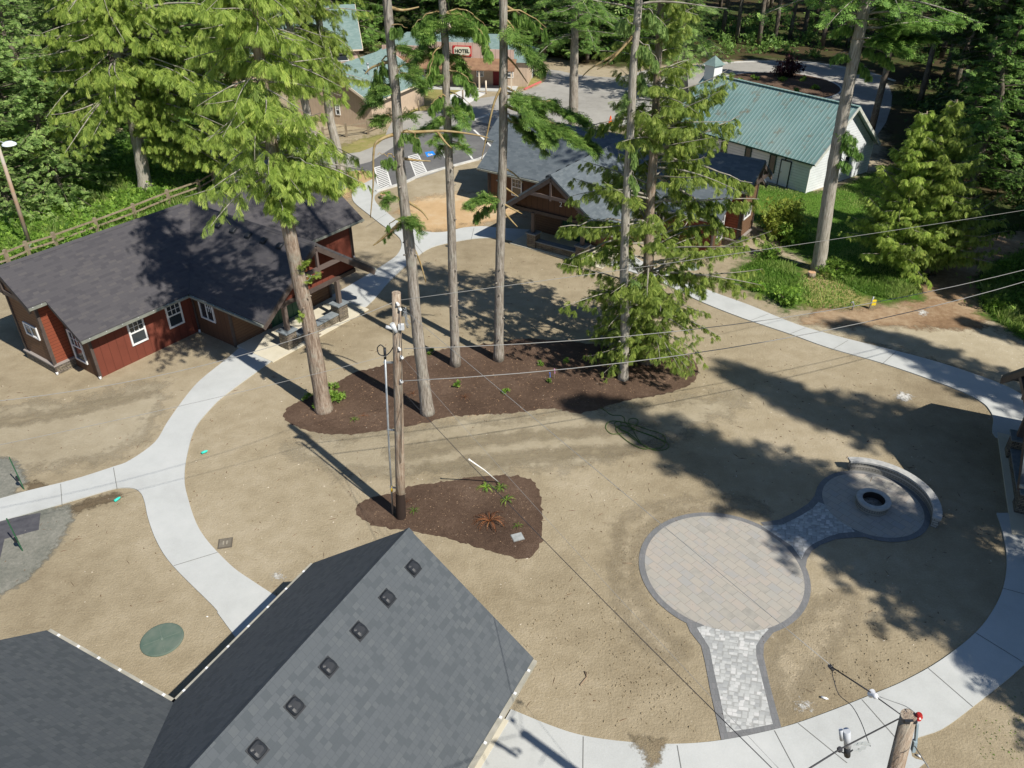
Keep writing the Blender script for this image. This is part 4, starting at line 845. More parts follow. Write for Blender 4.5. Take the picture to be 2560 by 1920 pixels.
# C
YC = gY(983, 788); pC = trunk_path([(984, 790), (978, 600), (974, 450), (968, 300), (964, 200), (962, 100), (955, 0)], YC, .23, .1, 25)
tC = tree('fir_tree', 'slender fir standing left of its twin in the dark mulch bed', pC, BK_G,
     [dict(z0=16.8, z1=25, Rmax=3.4, nbr=60, seed=31, style='fir', S=.42)], L_FIRB, 'fir tree', knots=20, seed=6, limbm=LIMBM,
     boughs=[(40, (1010, 50), -.6, 'fir', .42, 34, .15), (75, (1040, 85), .5, 'fir', .42, 30, .2), (50, (920, 75), -.6, 'fir', .42, 30, .15), (110, (930, 120), .4, 'fir', .4, 28, .15), (25, (890, 60), -.3, 'hang', .3, 33), (30, (1050, 60), .3, 'hang', .3, 36, .25), (35, (1060, 110), -.5, 'hang', .3, 30, .25), (60, (900, 130), .5, 'fir', .42, 20), (90, (920, 170), -.8, 'hang', .3, 27), (110, (1010, 175), .5, 'fir', .42, 22), (150, (1030, 190), -.2, 'hang', .3, 30), (160, (905, 200), 0, 'fir', .4, 18), (200, (1020, 230), .4, 'hang', .3, 27), (210, (930, 225), -.8, 'hang', .3, 27), (230, (1005, 265), -.6, 'fir', .38, 22), (245, (930, 280), 0, 'fir', .36, 22), (275, (1000, 300), .4, 'fir', .34, 22), (290, (935, 305), -.5, 'fir', .34, 20), (305, (1010, 325), -.4, 'fir', .3, 20), (315, (945, 335), .5, 'fir', .3, 18), (270, (880, 300), .4, 'fir', .4, 14)])
# D
YD = gY(1076, 777); pD = trunk_path([(1077, 779), (1079, 600), (1083, 450), (1087, 300), (1087, 200), (1088, 100), (1087, 0)], YD, .24, .12, 25)
tD = tree('fir_tree', 'slender fir with one long green bough reaching right over the slate roof', pD, BK_G,
     [dict(z0=16.3, z1=25, Rmax=3.2, nbr=55, seed=41, style='fir', S=.42)], L_FIRB, 'fir tree', knots=20, seed=8, limbm=LIMBM,
     boughs=[(185, (1190, 300), -.6, 'fir', .42, 46, .12), (200, (1265, 260), .6, 'fir', .42, 36, .05), (215, (1180, 245), 0, 'fir', .4, 36, .1), (225, (1290, 320), -.3, 'fir', .42, 40, .03), (240, (1140, 290), .3, 'fir', .4, 26, .1), (250, (1180, 330), -.3, 'fir', .36, 22, .1), (425, (1012, 440), -.4, 'fir', .38, 34, .1), (428, (1025, 462), .2, 'hang', .3, 30, .05), (20, (1180, 60), .3, 'hang', .3, 27, .1), (40, (1150, 120), -.3, 'fir', .45, 16, .1), (80, (1175, 150), .5, 'fir', .45, 16, .1)])
stub_limbs(tD, pD, [[(1088, 10, 0), (1130, 35, .3), (1180, 70, .5)], [(1088, 50, 0), (1115, 70, -.2)], [(1088, 180, 0), (1068, 220, -.3), (1052, 290, -.4), (1040, 345, -.4)], [(1084, 360, 0), (1110, 375, .2), (1130, 395, .3)], [(1083, 400, 0), (1105, 415, .2), (1120, 425, .3)], [(1083, 438, 0), (1105, 450, -.2), (1128, 462, -.2)], [(1090, 118, 0), (1112, 140, .3), (1140, 180, .3)], [(1083, 452, 0), (1108, 480, .3), (1118, 490, .3)]], LIMBM, YD, r0=.06)
# E
YE = gY(1347, 818); pE = trunk_path([(1346, 820), (1350, 700), (1348, 600), (1350, 500), (1355, 400), (1362, 280), (1368, 150), (1375, 60), (1380, 0)], YE, .225, .1, 25)
tE = tree('fir_tree', 'pale bare trunked fir in front of the bright green cedar in the mulch bed', pE, BK_P,
     [dict(z0=15.6, z1=25, Rmax=3.2, nbr=60, seed=51, style='fir', S=.42)], L_FIRP, 'fir tree', knots=24, seed=9,
     boughs=[(60, (1330, 40), 0, 'hang', .3, 30), (20, (1440, 60), .3, 'hang', .3, 39), (90, (1420, 130), -.3, 'hang', .3, 45, .2), (150, (1395, 190), .2, 'hang', .3, 45, .2), (200, (1345, 240), .3, 'fir', .32, 20), (300, (1370, 345), -.3, 'hang', .3, 30), (360, (1375, 400), -.2, 'hang', .3, 30), (430, (1330, 445), .3, 'hang', .3, 27), (640, (1375, 600), -.3, 'cedar', .25, 20, .1)])
stub_limbs(tE, pE, [[(1372, 70, 0), (1330, 115, .2), (1280, 145, .3), (1258, 165, .4)], [(1370, 75, 0), (1320, 130, -.2), (1290, 150, -.2)]], LIMBM, YE, r0=.06)
# E2 - big cedar with foliage to the ground
YE2 = gY(1395, 782); pE2 = trunk_path([(1397, 785), (1400, 600), (1404, 450), (1412, 330), (1418, 200), (1424, 80), (1428, 0)], YE2, .3, .1, 18.5)
tree('cedar_tree', 'bright yellow green cedar with boughs sweeping down to the mulch bed', pE2, BK_C,
     [dict(CED, z0=.9, z1=3.6, Rmax=3.1, nbr=44, seed=61, prof='flat', S=.38, step=.1, K=9, fat=.032, el=(.1, .5)), dict(CED, z0=3.4, z1=18.4, Rmax=4.9, nbr=130, seed=62, prof='cone', S=.4, K=11, fat=.032, el=(.15, .6), droop=(.15, .5), tipup=(.0, .25), step=.12, bare=.22)], L_CED2, 'cedar tree', seed=12,
     boughs=[(330, (1625, 395), -.5, 'cedar', .33, 18, .02), (380, (1560, 480), .8, 'cedar', .33, 22, .05), (440, (1640, 430), .6, 'cedar', .33, 16, .02), (330, (1595, 250), 1, 'cedar', .33, 14, -.02), (300, (1560, 190), .5, 'cedar', .33, 14, -.02), (500, (1230, 560), -1, 'cedar', .33, 20, .05), (480, (1210, 490), -.5, 'cedar', .33, 22, .05), (560, (1520, 620), -.5, 'cedar', .33, 20, .05), (250, (1270, 280), 0, 'cedar', .33, 16, .05)])
# F - right hand leaning fir
YF = gY(1768, 583); pF = trunk_path([(1767, 586), (1782, 480), (1797, 380), (1813, 290), (1832, 190), (1852, 90), (1872, 0)], YF, .4, .17, 30)
tF = tree('fir_tree', 'tall fir with straight pale trunk leaning right beside the white hall', pF, BK_P,
     [dict(z0=13.4, z1=30, Rmax=5.2, nbr=150, seed=71, style='fir', S=.6, K=5, L=7, step=.22, fat=.07)], L_FIR, 'fir tree', seed=14,
     boughs=[(60, (2062, 42), 0, 'fir', .5, 50, .0), (90, (2010, 78), .8, 'fir', .5, 50, .03), (75, (1960, 110), -.8, 'fir', .5, 50, .03), (100, (1930, 130), 0, 'hang', .3, 51, .1), (115, (1800, 120), 0, 'hang', .3, 36, .1), (130, (1880, 160), .4, 'hang', .3, 39, .1), (60, (1800, 60), .4, 'hang', .3, 36, .1), (30, (1950, 20), .4, 'fir', .5, 34, .1), (280, (1850, 300), -.6, 'cedar', .35, 32, .05), (300, (1860, 330), -.7, 'cedar', .35, 30, .05), (335, (1835, 355), -.7, 'cedar', .35, 24, .05)])
# cedars behind cabin 1
def place_cedar(label, pix, r0, z0, z1, Rm, nbr, seed, boughs=(), leafm=L_CED, name='cedar_tree', barkm=BK_P, **kw):
    Y = gY(*pix[0]); p = trunk_path(pix, Y, r0, .1, z1); c = dict(CED, z0=z0, z1=z1, Rmax=Rm, nbr=nbr, seed=seed); c.update(kw)
    return tree(name, label, p, barkm, [c], leafm, 'cedar tree' if 'cedar' in name else 'fir tree', seed=seed, boughs=boughs)
place_cedar('cedar with pale leaning trunk rising out of the ferns behind the rail fence', [(315, 409), (300, 320), (275, 200), (250, 100), (232, 0)], .5, 5.6, 26, 7.4, 210, 81,
    boughs=[(200, (470, 250), -1, 'cedar', .6, 26, .1), (240, (430, 300), -2, 'cedar', .6, 26, .1), (180, (520, 200), -2, 'cedar', .6, 26, .12), (100, (560, 130), -2, 'cedar', .6, 26, .12), (150, (420, 180), -3, 'cedar', .6, 26, .12), (120, (530, 60), -1, 'cedar', .6, 26, .1), (250, (400, 340), -1, 'cedar', .55, 24, .12), (60, (480, 20), -2, 'cedar', .6, 26, .1), (280, (500, 300), 0, 'cedar', .55, 22, .12), (290, (420, 345), -1, 'cedar', .5, 26, .1), (260, (520, 330), -2, 'cedar', .5, 26, .1), (300, (375, 350), -1, 'cedar', .5, 22, .1), (300, (480, 355), -1.5, 'cedar', .5, 26, .12), (230, (200, 240), 0, 'cedar', .5, 20, .1)], S=.6, step=.16)
place_cedar('cedar with grey trunk behind the far end of the brown roofed cabin', [(740, 384), (728, 320), (712, 250), (700, 150), (690, 50), (685, 0)], .36, 7.2, 26, 4.2, 130, 82, S=.55, step=.16)
place_cedar('cedar close behind the ridge of the brown roofed cabin', [(700, 405), (665, 250), (640, 130), (615, 0)], .36, 7.6, 26, 4.6, 120, 83, S=.55, step=.16)
place_cedar('cedar standing at the bend of the gravel road', [(560, 380), (540, 260), (520, 120), (505, 0)], .3, 6.0, 22, 4.6, 120, 84, S=.56, step=.17)
# J behind cabin 2
place_cedar('fir with grey trunk rising behind the roof ridge of the slate roofed cabin', [(1238, 300), (1239, 230), (1240, 150), (1242, 60), (1243, 0)], .45, 8.0, 28, 4.6, 110, 85, leafm=L_FIR, name='fir_tree', barkm=BK_G, style='fir', S=.55, step=.17)
place_cedar('fir at the edge of the parking lot behind the middle of the motel road', [(1480, 215), (1478, 120), (1476, 40), (1475, 0)], .35, 4.0, 24, 5.0, 110, 86, leafm=L_FIRP, name='fir_tree', barkm=BK_G, style='fir', S=.6, step=.18)
# young cedars right
YG = dict(style='cedar', S=.4, el=(.35, .8), droop=(.15, .45), tipup=(.0, .2), K=8, L=8, step=.09, bare=.1, fat=.035, prof='cone')
for nm, pix, top, Rm, sd_ in (('young cedar by the lawn, nearer of the pair right of the leaning fir', [(1939, 580), (1960, 460), (2003, 240)], 0, 3.3, 91), ('young cedar by the lawn, farther and taller of the pair right of the leaning fir', [(2003, 588), (2025, 440), (2068, 215)], 0, 3.5, 92)):
    Y = gY(*pix[0]); zt_ = atY(pix[-1][0], pix[-1][1], Y).z; p = trunk_path(pix, Y, .16, .03, zt_)
    tree('young_cedar', nm, p, BK_C, [dict(YG, z0=.4, z1=zt_ - .1, Rmax=Rm, nbr=200, seed=sd_)], L_CED2, 'cedar tree', seed=sd_)

# ---- forest: a few prototypes, many copies
rf_ = random.Random(99)
def proto(seed, hgt, z0, Rm, nbr, leafm, S, step, name='fir_tree', lab='', grp='', r0=.3):
    p = [(Vector((rf_.gauss(0, .02) * z, rf_.gauss(0, .02) * z, z)), r0 * (1 - .85 * z / hgt)) for z in [i * hgt / 12 for i in range(13)]]
    return tree(name, lab, p, BK_F, [dict(z0=z0, z1=hgt, Rmax=Rm, nbr=nbr, seed=seed, style='fir', S=S, step=step, el=(.0, .35), droop=(.2, .55), tipup=(.05, .2), K=4, L=7, fat=.085)], leafm, 'tree', grp, seed=seed, limbm=LIMBD)
GF = 'conifers of the surrounding forest'
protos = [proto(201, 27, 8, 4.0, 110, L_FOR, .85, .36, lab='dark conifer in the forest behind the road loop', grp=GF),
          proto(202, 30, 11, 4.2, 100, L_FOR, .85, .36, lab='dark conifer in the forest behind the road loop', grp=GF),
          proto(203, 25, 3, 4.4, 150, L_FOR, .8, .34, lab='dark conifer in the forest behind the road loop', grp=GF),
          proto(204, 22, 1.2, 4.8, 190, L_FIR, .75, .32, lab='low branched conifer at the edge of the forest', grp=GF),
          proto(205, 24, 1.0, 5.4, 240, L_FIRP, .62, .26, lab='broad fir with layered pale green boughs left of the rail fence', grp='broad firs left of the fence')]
used = [False] * 5
def plant(i, x, y, rz, sc, label=None, group=None):
    o_ = protos[i] if not used[i] else copy_tree(protos[i]); used[i] = True
    o_.location = (x, y, 0); o_.rotation_euler = (0, 0, rz); o_.scale = (sc, sc, sc * rf_.uniform(.92, 1.1))
    if label: o_['label'] = label
    if group: o_['group'] = group
    return o_
spots = []
def free(x, y, d):
    return all((x - a) ** 2 + (y - b) ** 2 > d * d for a, b in spots)
# left hand pale firs
for k, (px, py, i, s, lb) in enumerate([(140, 442, 4, .72, 'broad fir whose trunk shows above the ferns near the lamp post'), (30, 470, 4, .6, 'low fir just behind the lamp post'), (60, 380, 4, .95, None), (-60, 430, 4, 1.0, None), (-20, 300, 4, 1.1, None), (130, 300, 4, 1.0, None), (190, 335, 4, .7, 'smaller fir between the broad firs and the leaning cedar'), (200, 230, 4, 1.15, None), (320, 245, 3, 1.0, None), (60, 200, 4, 1.2, None), (400, 225, 3, .9, None), (-140, 250, 4, 1.2, None), (260, 180, 4, 1.2, None), (460, 190, 3, 1.0, None), (560, 165, 3, 1.0, None), (640, 130, 2, 1.0, None), (390, 160, 2, 1.1, None)]):
    P = g(px, py); spots.append((P.x, P.y))
    plant(i, P.x, P.y, rf_.uniform(0, 6.28), s, lb or ('tall conifer in the wood left of the motel' if i != 4 else 'broad fir with layered pale green boughs left of the rail fence'), None if lb is None else None)
# road loop trunks read from the photo
for px, py, i in [(1638, 100, 1), (1672, 92, 0), (1705, 85, 1), (1735, 82, 0), (1775, 105, 1), (1590, 92, 0), (1560, 80, 1), (1830, 100, 0), (1880, 290, 1), (1985, 225, 0), (2060, 200, 1), (2125, 300, 0), (2180, 150, 1), (1925, 120, 1), (2010, 90, 0), (2100, 100, 1), (1650, 60, 0), (1760, 60, 1), (1860, 70, 0)]:
    P = g(px, py); spots.append((P.x, P.y)); plant(i, P.x, P.y, rf_.uniform(0, 6.28), rf_.uniform(.9, 1.1), None if py < 200 else 'dark trunked conifer between the road loop and the young cedars')
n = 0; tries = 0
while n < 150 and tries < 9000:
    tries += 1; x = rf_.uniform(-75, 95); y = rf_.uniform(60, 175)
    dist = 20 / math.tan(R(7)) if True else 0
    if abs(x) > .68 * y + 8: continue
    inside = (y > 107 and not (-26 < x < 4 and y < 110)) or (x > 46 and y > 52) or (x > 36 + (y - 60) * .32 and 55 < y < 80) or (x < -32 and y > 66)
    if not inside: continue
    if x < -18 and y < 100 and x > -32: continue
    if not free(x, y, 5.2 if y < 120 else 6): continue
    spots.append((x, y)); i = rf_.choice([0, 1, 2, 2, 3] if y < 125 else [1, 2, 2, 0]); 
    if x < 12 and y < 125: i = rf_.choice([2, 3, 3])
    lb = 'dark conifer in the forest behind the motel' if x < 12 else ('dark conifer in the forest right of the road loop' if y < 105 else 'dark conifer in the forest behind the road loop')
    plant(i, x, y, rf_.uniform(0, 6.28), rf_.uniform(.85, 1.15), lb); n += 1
for k, (x, y, s) in enumerate([(4, 104, .8), (9, 101.5, .75), (13.5, 103, .8), (17, 106, .95), (-1, 107, 1.0), (6, 109, 1.1), (-8, 110, 1.1), (-20, 109, 1.2), (11, 110, 1.1), (22, 112, .9)]):
    spots.append((x, y)); plant(3, x, y, k * 1.7, s, 'low branched conifer just behind the motel road')
# right hand wood by the bark trail
for k, (x, y, i, s) in enumerate([(33, 56, 3, .8), (36, 49, 3, .85), (40, 43, 2, .9), (35, 62, 2, .9), (41, 58, 3, .9), (46, 50, 1, 1.), (39, 37, 3, .8), (44, 66, 0, 1.), (50, 60, 2, 1.), (38, 70, 0, .9), (45, 42, 3, .9)]):
    spots.append((x, y)); plant(i, x, y, k * 1.3, s, 'conifer in the dark wood right of the young cedars')
# trees standing outside the frame whose shade falls across the courtyard
for k, (x, y, s, i) in enumerate([(23.2, 11.0, 1.28, 3), (24.4, 9.2, 1.12, 3), (26.0, 7.6, 1.1, 2), (31.5, 36.5, .95, 2), (34.5, 33.5, 1, 2), (30.2, 13.0, 1.25, 2), (34.7, 19, 1.1, 2), (36, 25, .8, 2), (35, 36.5, .95, 2), (38.5, 33.5, 1.0, 2), (33.5, 41, .85, 3), (41, 38, 1.0, 2), (44, 71, 1., 0), (47, 78, 1., 0), (50, 85, 1, 1), (42, 63, .9, 0), (51, 71, 1, 0)]):
    spots.append((x, y)); plant(i, x, y, k * 2.1, s, 'conifer standing beyond the right edge of the photo' if y < 45 else 'tall conifer in the wood between the road loop and the right edge', 'conifers out of frame right' if y < 45 else None)

# ------------------------------------------------------------------ shrubs, ferns, ground cover
def bush(name, label, P, r, hh, n, S, leafm, seed, cat='shrub', group=None, stems=True):
    rs = np.random.RandomState(seed); cl = rs.normal(0, 1, (max(4, n // 60), 3)); cl = nrm(cl) * rs.uniform(.3, 1, (len(cl), 1)) * [r, r, hh / 2] + [0, 0, hh / 2]
    q = cl[rs.randint(0, len(cl), n)] + rs.normal(0, .22, (n, 3)) * [r, r, hh * .5]; q[:, 2] = np.abs(q[:, 2]) + .03
    V, F, VA = sprays(q, nrm(rs.normal(0, 1, (n, 3))), np.full(n, S), rs, 'leaf', 1, 3)
    V[:, 2] = np.maximum(V[:, 2], .01)
    root = empty(name, (P.x, P.y, 0), 0, label, cat, group); link('foliage', mesh_np('foliage', V, F, leafm, VA), root)
    b = MB(); r_ = random.Random(seed)
    for k in range(5): a = r_.uniform(0, 6.28); b.tube([(0, 0, 0), (math.cos(a) * r * .25, math.sin(a) * r * .25, hh * .4), (math.cos(a) * r * .6, math.sin(a) * r * .6, hh * .75)], [.02, .015, .006], 4, False)
    b.build('stem', BK_C, root, uv=False); return root
def fern(P, rad, nf, leafm, seed, label, group=None, cat='fern'):
    r = random.Random(seed); fw = .05 if leafm is L_DEAD else .13; V = []; A = []
    for k in range(nf):
        a = 6.283 * k / nf + r.uniform(-.3, .3); h = Vector((math.cos(a), math.sin(a), 0)); s = Vector((-h.y, h.x, 0)); L_ = rad * r.uniform(.7, 1.15); top = r.uniform(.3, .55); va = r.random(); m = 9
        pts = [h * (L_ * t) + Vector((0, 0, .03 + L_ * (top * 2.6 * t - top * 2.7 * t * t))) for t in [i / m for i in range(m + 1)]]
        for i in range(m):
            w_ = rad * fw * math.sin(math.pi * min(1, (i + 1.2) / (m + .6))); p, q = pts[i], pts[i + 1]
            for sg_ in (-1, 1): V += [p, p.lerp(q, .5) + s * (sg_ * w_ * .5) + h * .02, q + s * (sg_ * w_) + h * (w_ * .4) - Vector((0, 0, w_ * .15)), q]; A += [va] * 4
    V = np.array([tuple(p) for p in V]); o_ = link('fern' if 'dead' not in label else 'dead_fern', mesh_np('fern', V, np.arange(len(V)).reshape(-1, 4), leafm, np.array(A))); o_.location = (P.x, P.y, .01)
    return tag(o_, label, cat, group)
fern(g(1058, 1128), .62, 26, L_DEAD, 1, 'large rust coloured dead fern in the smaller mulch bed')
fern(g(1004, 860), .32, 12, L_DEAD, 2, 'small orange dead fern in the middle of the long mulch bed')
fern(g(1050, 1055), .36, 14, L_FERN, 3, 'green fern beside the white pipe end'); fern(g(1082, 1055), .34, 14, L_FERN, 4, 'green fern under the leaning white pipe')
fern(g(1095, 1082), .33, 12, L_FERN, 5, 'green fern above the large dead fern'); fern(g(1118, 1138), .2, 9, L_FERN, 6, 'tiny fern beside the square grey lid')
fern(g(895, 1105), .26, 9, L_FERN, 7, 'spindly green fern at the foot of the wooden utility pole'); fern(g(785, 900), .26, 10, L_DEAD, 8, 'rusty fern right of the leaning cedar foot')
fern(g(766, 908), .25, 12, L_FERN, 9, 'bright fern near the left end of the long mulch bed'); fern(g(892, 852), .26, 10, L_DEAD, 10, 'withered fern just behind the utility pole')
fern(g(880, 1085), .2, 8, L_DEAD, 11, 'brown sprig close to the utility pole')
for k, (px, py, rr_, nn_, lb) in enumerate([(934, 765, .22, 90, 'bright green plant at the back of the mulch bed near the grey fir'), (988, 834, .17, 80, 'round green plant above the small orange fern'), (1093, 850, .17, 80, 'lime green plant right of the small orange fern'), (1188, 826, .14, 40, 'staked seedling with coloured ribbons'), (1166, 789, .17, 60, 'small plant at the back of the mulch bed under the twin firs'), (1222, 785, .2, 60, 'pale green plant near the bare fir'), (722, 868, .5, 420, 'leafy green shrub at the foot of the leaning cedar'), (690, 880, .3, 200, 'low shrub hugging the front of the leaning cedar'), (663, 862, .22, 100, 'small fern like plant left of the leaning cedar'), (720, 838, .25, 100, 'small shrub behind the foot of the leaning cedar'), (1310, 770, .35, 160, 'leafy shrub left of the bare fir')]):
    bush('plant', lb, g(px, py), rr_, rr_ * 1.1, nn_, .12, L_BRO, 300 + k, 'plant')
bush('shrub', 'yellow green bush at the corner of the slate roofed cabin', g(1690, 512), 1.25, 2.3, 1700, .24, leaf_mat('yellow_shrub_foliage', (.1, .14, .02), (.22, .28, .04), (.36, .4, .08)), 320)
bush('shrub', 'bright leafy bush below the yellow green one', g(1712, 525), .9, 1.3, 900, .22, L_BRO, 321)
bush('shrub', 'low leafy bush on the bank left of the leaning fir', g(1665, 560), .8, .8, 600, .18, L_BRO, 322)
bush('shrub', 'lime coloured bush on the left of the grassy bank', g(1628, 626), .55, .6, 420, .16, L_FERN, 323)
bush('shrub', 'deep green bush spilling toward the pale path', g(1700, 655), .95, .8, 1100, .16, L_BRO, 324)
bush('shrub', 'shrub on the right foot of the leaning fir', g(1800, 595), 1.1, .7, 900, .18, L_BRO, 325)
bush('shrub', 'reddish dark bush in the planted road island', g(1702, 168), 1.6, 2.2, 700, .35, leaf_mat('maroon_foliage', (.03, .012, .02), (.07, .02, .03), (.12, .04, .04)), 326)
for k, (px, py) in enumerate([(1630, 175), (1692, 178), (1735, 178), (1660, 195), (1760, 195), (1720, 205), (1600, 180)]):
    bush('plant', 'small clump planted in the road island', g(px, py), .45, .5, 90, .25, L_BRO, 330 + k, 'plant', 'small plants in the road island')
bush('shrub', 'bushy plant at the corner of the leftmost cabin roof', g(755, 405), .7, .9, 500, .18, L_BRO, 345)
bush('plant', 'weedy clump beside the cut stump near the parking lot', g(838, 428), .55, .4, 300, .14, L_FERN, 346, 'plant')
# blackberry / fern thicket along the fence and forest edges = stuff
def inpoly(x, y, P):
    c = False; j = len(P) - 1
    for i in range(len(P)):
        if (P[i].y > y) != (P[j].y > y) and x < (P[j].x - P[i].x) * (y - P[i].y) / (P[j].y - P[i].y) + P[i].x: c = not c
        j = i
    return c
def scatter(polypx, n, seed, world=False):
    P = [Vector(p) for p in polypx] if world else [g(*p) for p in polypx]; xs = [p.x for p in P]; ys = [p.y for p in P]; r = random.Random(seed); out = []
    while len(out) < n:
        x = r.uniform(min(xs), max(xs)); y = r.uniform(min(ys), max(ys))
        if inpoly(x, y, P): out.append((x, y))
    return np.array(out)
def cover(name, polypx, n, hh, S, leafm, seed, label, cat, clump=0, style='leaf', world=False, K=1, L=3):
    q = scatter(polypx, n, seed, world); rs = np.random.RandomState(seed)
    if clump:
        c = scatter(polypx, clump, seed + 1, world); i = rs.randint(0, clump, n); hc = rs.uniform(.4, 1.3, clump); q = c[i] + rs.normal(0, .5, (n, 2)) * rs.uniform(.5, 1.4, clump)[i][:, None]; hz = np.abs(rs.normal(0, .5, n)) * hh * hc[i]
    else: hz = rs.uniform(0, 1, n) * hh
    P = np.c_[q, hz + .04]; V, F, VA = sprays(P, nrm(rs.normal(0, 1, (n, 3))), np.full(n, S), rs, style, K, L); V[:, 2] = np.maximum(V[:, 2], .01)
    o_ = link(name, mesh_np(name, V, F, leafm, VA)); return tag(o_, label, cat, None, 'stuff')
def grass(name, polypx, n, hh, leafm, seed, label, world=False):
    q = scatter(polypx, n, seed, world); rs = np.random.RandomState(seed); f = .5 + .5 * np.sin(q[:, 0] * 1.3 + np.sin(q[:, 1] * .9) * 2) * np.sin(q[:, 1] * 1.1 + 1.7)
    h_ = hh * (.35 + .8 * f) * rs.uniform(.5, 1.2, n); a = rs.uniform(0, 6.28, n); w_ = .02 + .02 * rs.uniform(0, 1, n); lean = rs.normal(0, .35, (n, 2)) * h_[:, None]
    b0 = np.c_[q, np.zeros(n)]; s = np.c_[np.cos(a), np.sin(a), np.zeros(n)] * w_[:, None]
    V = np.stack([b0 - s, b0 + s, b0 + s * .5 + np.c_[lean * .5, h_ * .6], b0 + np.c_[lean, h_]], 1).reshape(-1, 3)
    o_ = link(name, mesh_np(name, V, np.arange(len(V)).reshape(-1, 4), leafm, np.repeat(np.clip(f * .6 + rs.uniform(0, .5, n), 0, 1), 4))); return tag(o_, label, 'grass', None, 'stuff')
vergeP = [(-60, 600), (0, 580), (130, 538), (260, 495), (370, 450), (440, 420), (487, 395), (505, 350), (515, 305), (380, 300), (200, 360), (60, 400), (-60, 480)]
cover('undergrowth', vergeP, 16000, .55, .26, L_BRO, 401, 'tangled bright green undergrowth between the rail fence and the firs', 'undergrowth', clump=170)
grass('grass_tufts', vergeP, 16000, .55, L_GRA, 402, 'long grass growing along the rail fence')
grass('lawn_grass', [(1600, 445), (1640, 400), (1730, 415), (1800, 410), (1900, 370), (1960, 440), (2010, 560), (1990, 640), (1900, 650), (1820, 610), (1740, 560), (1680, 520)], 26000, .14, L_GRA, 403, 'mown grass between the white hall and the cabins')
grass('bank_grass', [(1585, 608), (1600, 580), (1650, 552), (1715, 575), (1725, 610), (1735, 650), (1700, 662), (1650, 636)], 5500, .34, L_GRA, 404, 'rough tall grass on the bank left of the leaning fir')
grass('bank_grass', [(1805, 580), (1880, 592), (1960, 617), (1980, 636), (1930, 650), (1870, 636), (1825, 612)], 5500, .4, L_GRA, 414, 'bright tall grass on the bank right of the leaning fir')
grass('bank_grass', [(1700, 600), (1790, 590), (1870, 640), (1850, 665), (1760, 668), (1710, 640)], 1500, .25, L_GRA, 415, 'sparse dry grass on the sandy bank below the leaning fir')
grass('slope_grass', [(2118, 600), (2150, 570), (2212, 545), (2330, 540), (2360, 700), (2260, 740), (2180, 715), (2125, 670)], 9000, .5, L_GRA, 405, 'tall grass at the right edge of the photo')
cover('slope_undergrowth', [(2118, 600), (2150, 570), (2212, 545), (2330, 540), (2360, 700), (2260, 740), (2180, 715), (2125, 670)], 3500, .5, .22, L_BRO, 406, 'leafy undergrowth at the right edge below the bark trail', 'undergrowth', clump=30)
cover('forest_undergrowth', [(16, 104, 0), (30, 107, 0), (42, 104, 0), (60, 96, 0), (80, 110, 0), (60, 135, 0), (10, 135, 0), (-30, 125, 0), (-32, 108, 0), (4, 110, 0), (8, 100, 0)], 14000, 1.1, .5, L_FIR, 407, 'bright understorey shrubs along the edge of the forest behind the road', 'undergrowth', clump=260, world=True)
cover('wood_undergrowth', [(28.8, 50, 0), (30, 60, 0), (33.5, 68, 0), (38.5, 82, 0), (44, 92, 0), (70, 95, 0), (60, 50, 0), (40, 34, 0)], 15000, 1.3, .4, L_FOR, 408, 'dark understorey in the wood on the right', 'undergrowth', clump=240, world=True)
cover('left_undergrowth', [(-70, 62, 0), (-36, 62, 0), (-30, 75, 0), (-32, 100, 0), (-70, 110, 0)], 7000, 1.6, .5, L_FIR, 409, 'dense understorey under the firs on the left', 'undergrowth', clump=130, world=True)

# ------------------------------------------------------------------ fences, kerbs, parking
def rail_fence(label, posts, hgt=1.0, world=False, rails=(.45, .85)):
    P = [g(*p) for p in posts]; root = empty('split_rail_fence', P[0], 0, label, 'fence'); o0 = P[0]
    b = MB(); r = random.Random(3)
    for a, c in zip(P[:-1], P[1:]):
        for z in rails: b.beam(a - o0 + Vector((0, 0, z * hgt + r.uniform(-.04, .04))), c - o0 + Vector((0, 0, z * hgt + r.uniform(-.04, .04))), .07, .1)
    b.build('rails', WOODF, root, uv=False)
    for a in P: b = MB(); q = a - o0; b.box(q.x - .09, q.x + .09, q.y - .09, q.y + .09, 0, hgt * 1.05); b.build('post', WOODF, root, uv=False)
rail_fence('long split rail fence running behind the brown roofed cabin', [(-90, 612), (-30, 593), (22, 575), (65, 556), (124, 536), (213, 504), (294, 472), (367, 441), (433, 418), (464, 400), (474, 378), (480, 352)])
rail_fence('short rail fence in front of the small tan house', [(700, 305), (749, 296), (796, 290), (832, 275), (845, 262)], 1.15)
def kerb(name, pts, m, label, w_=.2, hh=.13, cat='kerb', group=None):
    P = smooth_poly([g(*p) for p in pts], 4, False) if len(pts) > 2 else [g(*p) for p in pts]; b = MB()
    for a, c in zip(P[:-1], P[1:]): b.beam(a + Vector((0, 0, hh / 2)), c + Vector((0, 0, hh / 2)), w_, hh)
    return tag(b.build(name, m, None, uv=False), label, cat, group, None)
KC = simple('white_kerb', (.6, .6, .58), .85, (.45, .45, .43), 2)
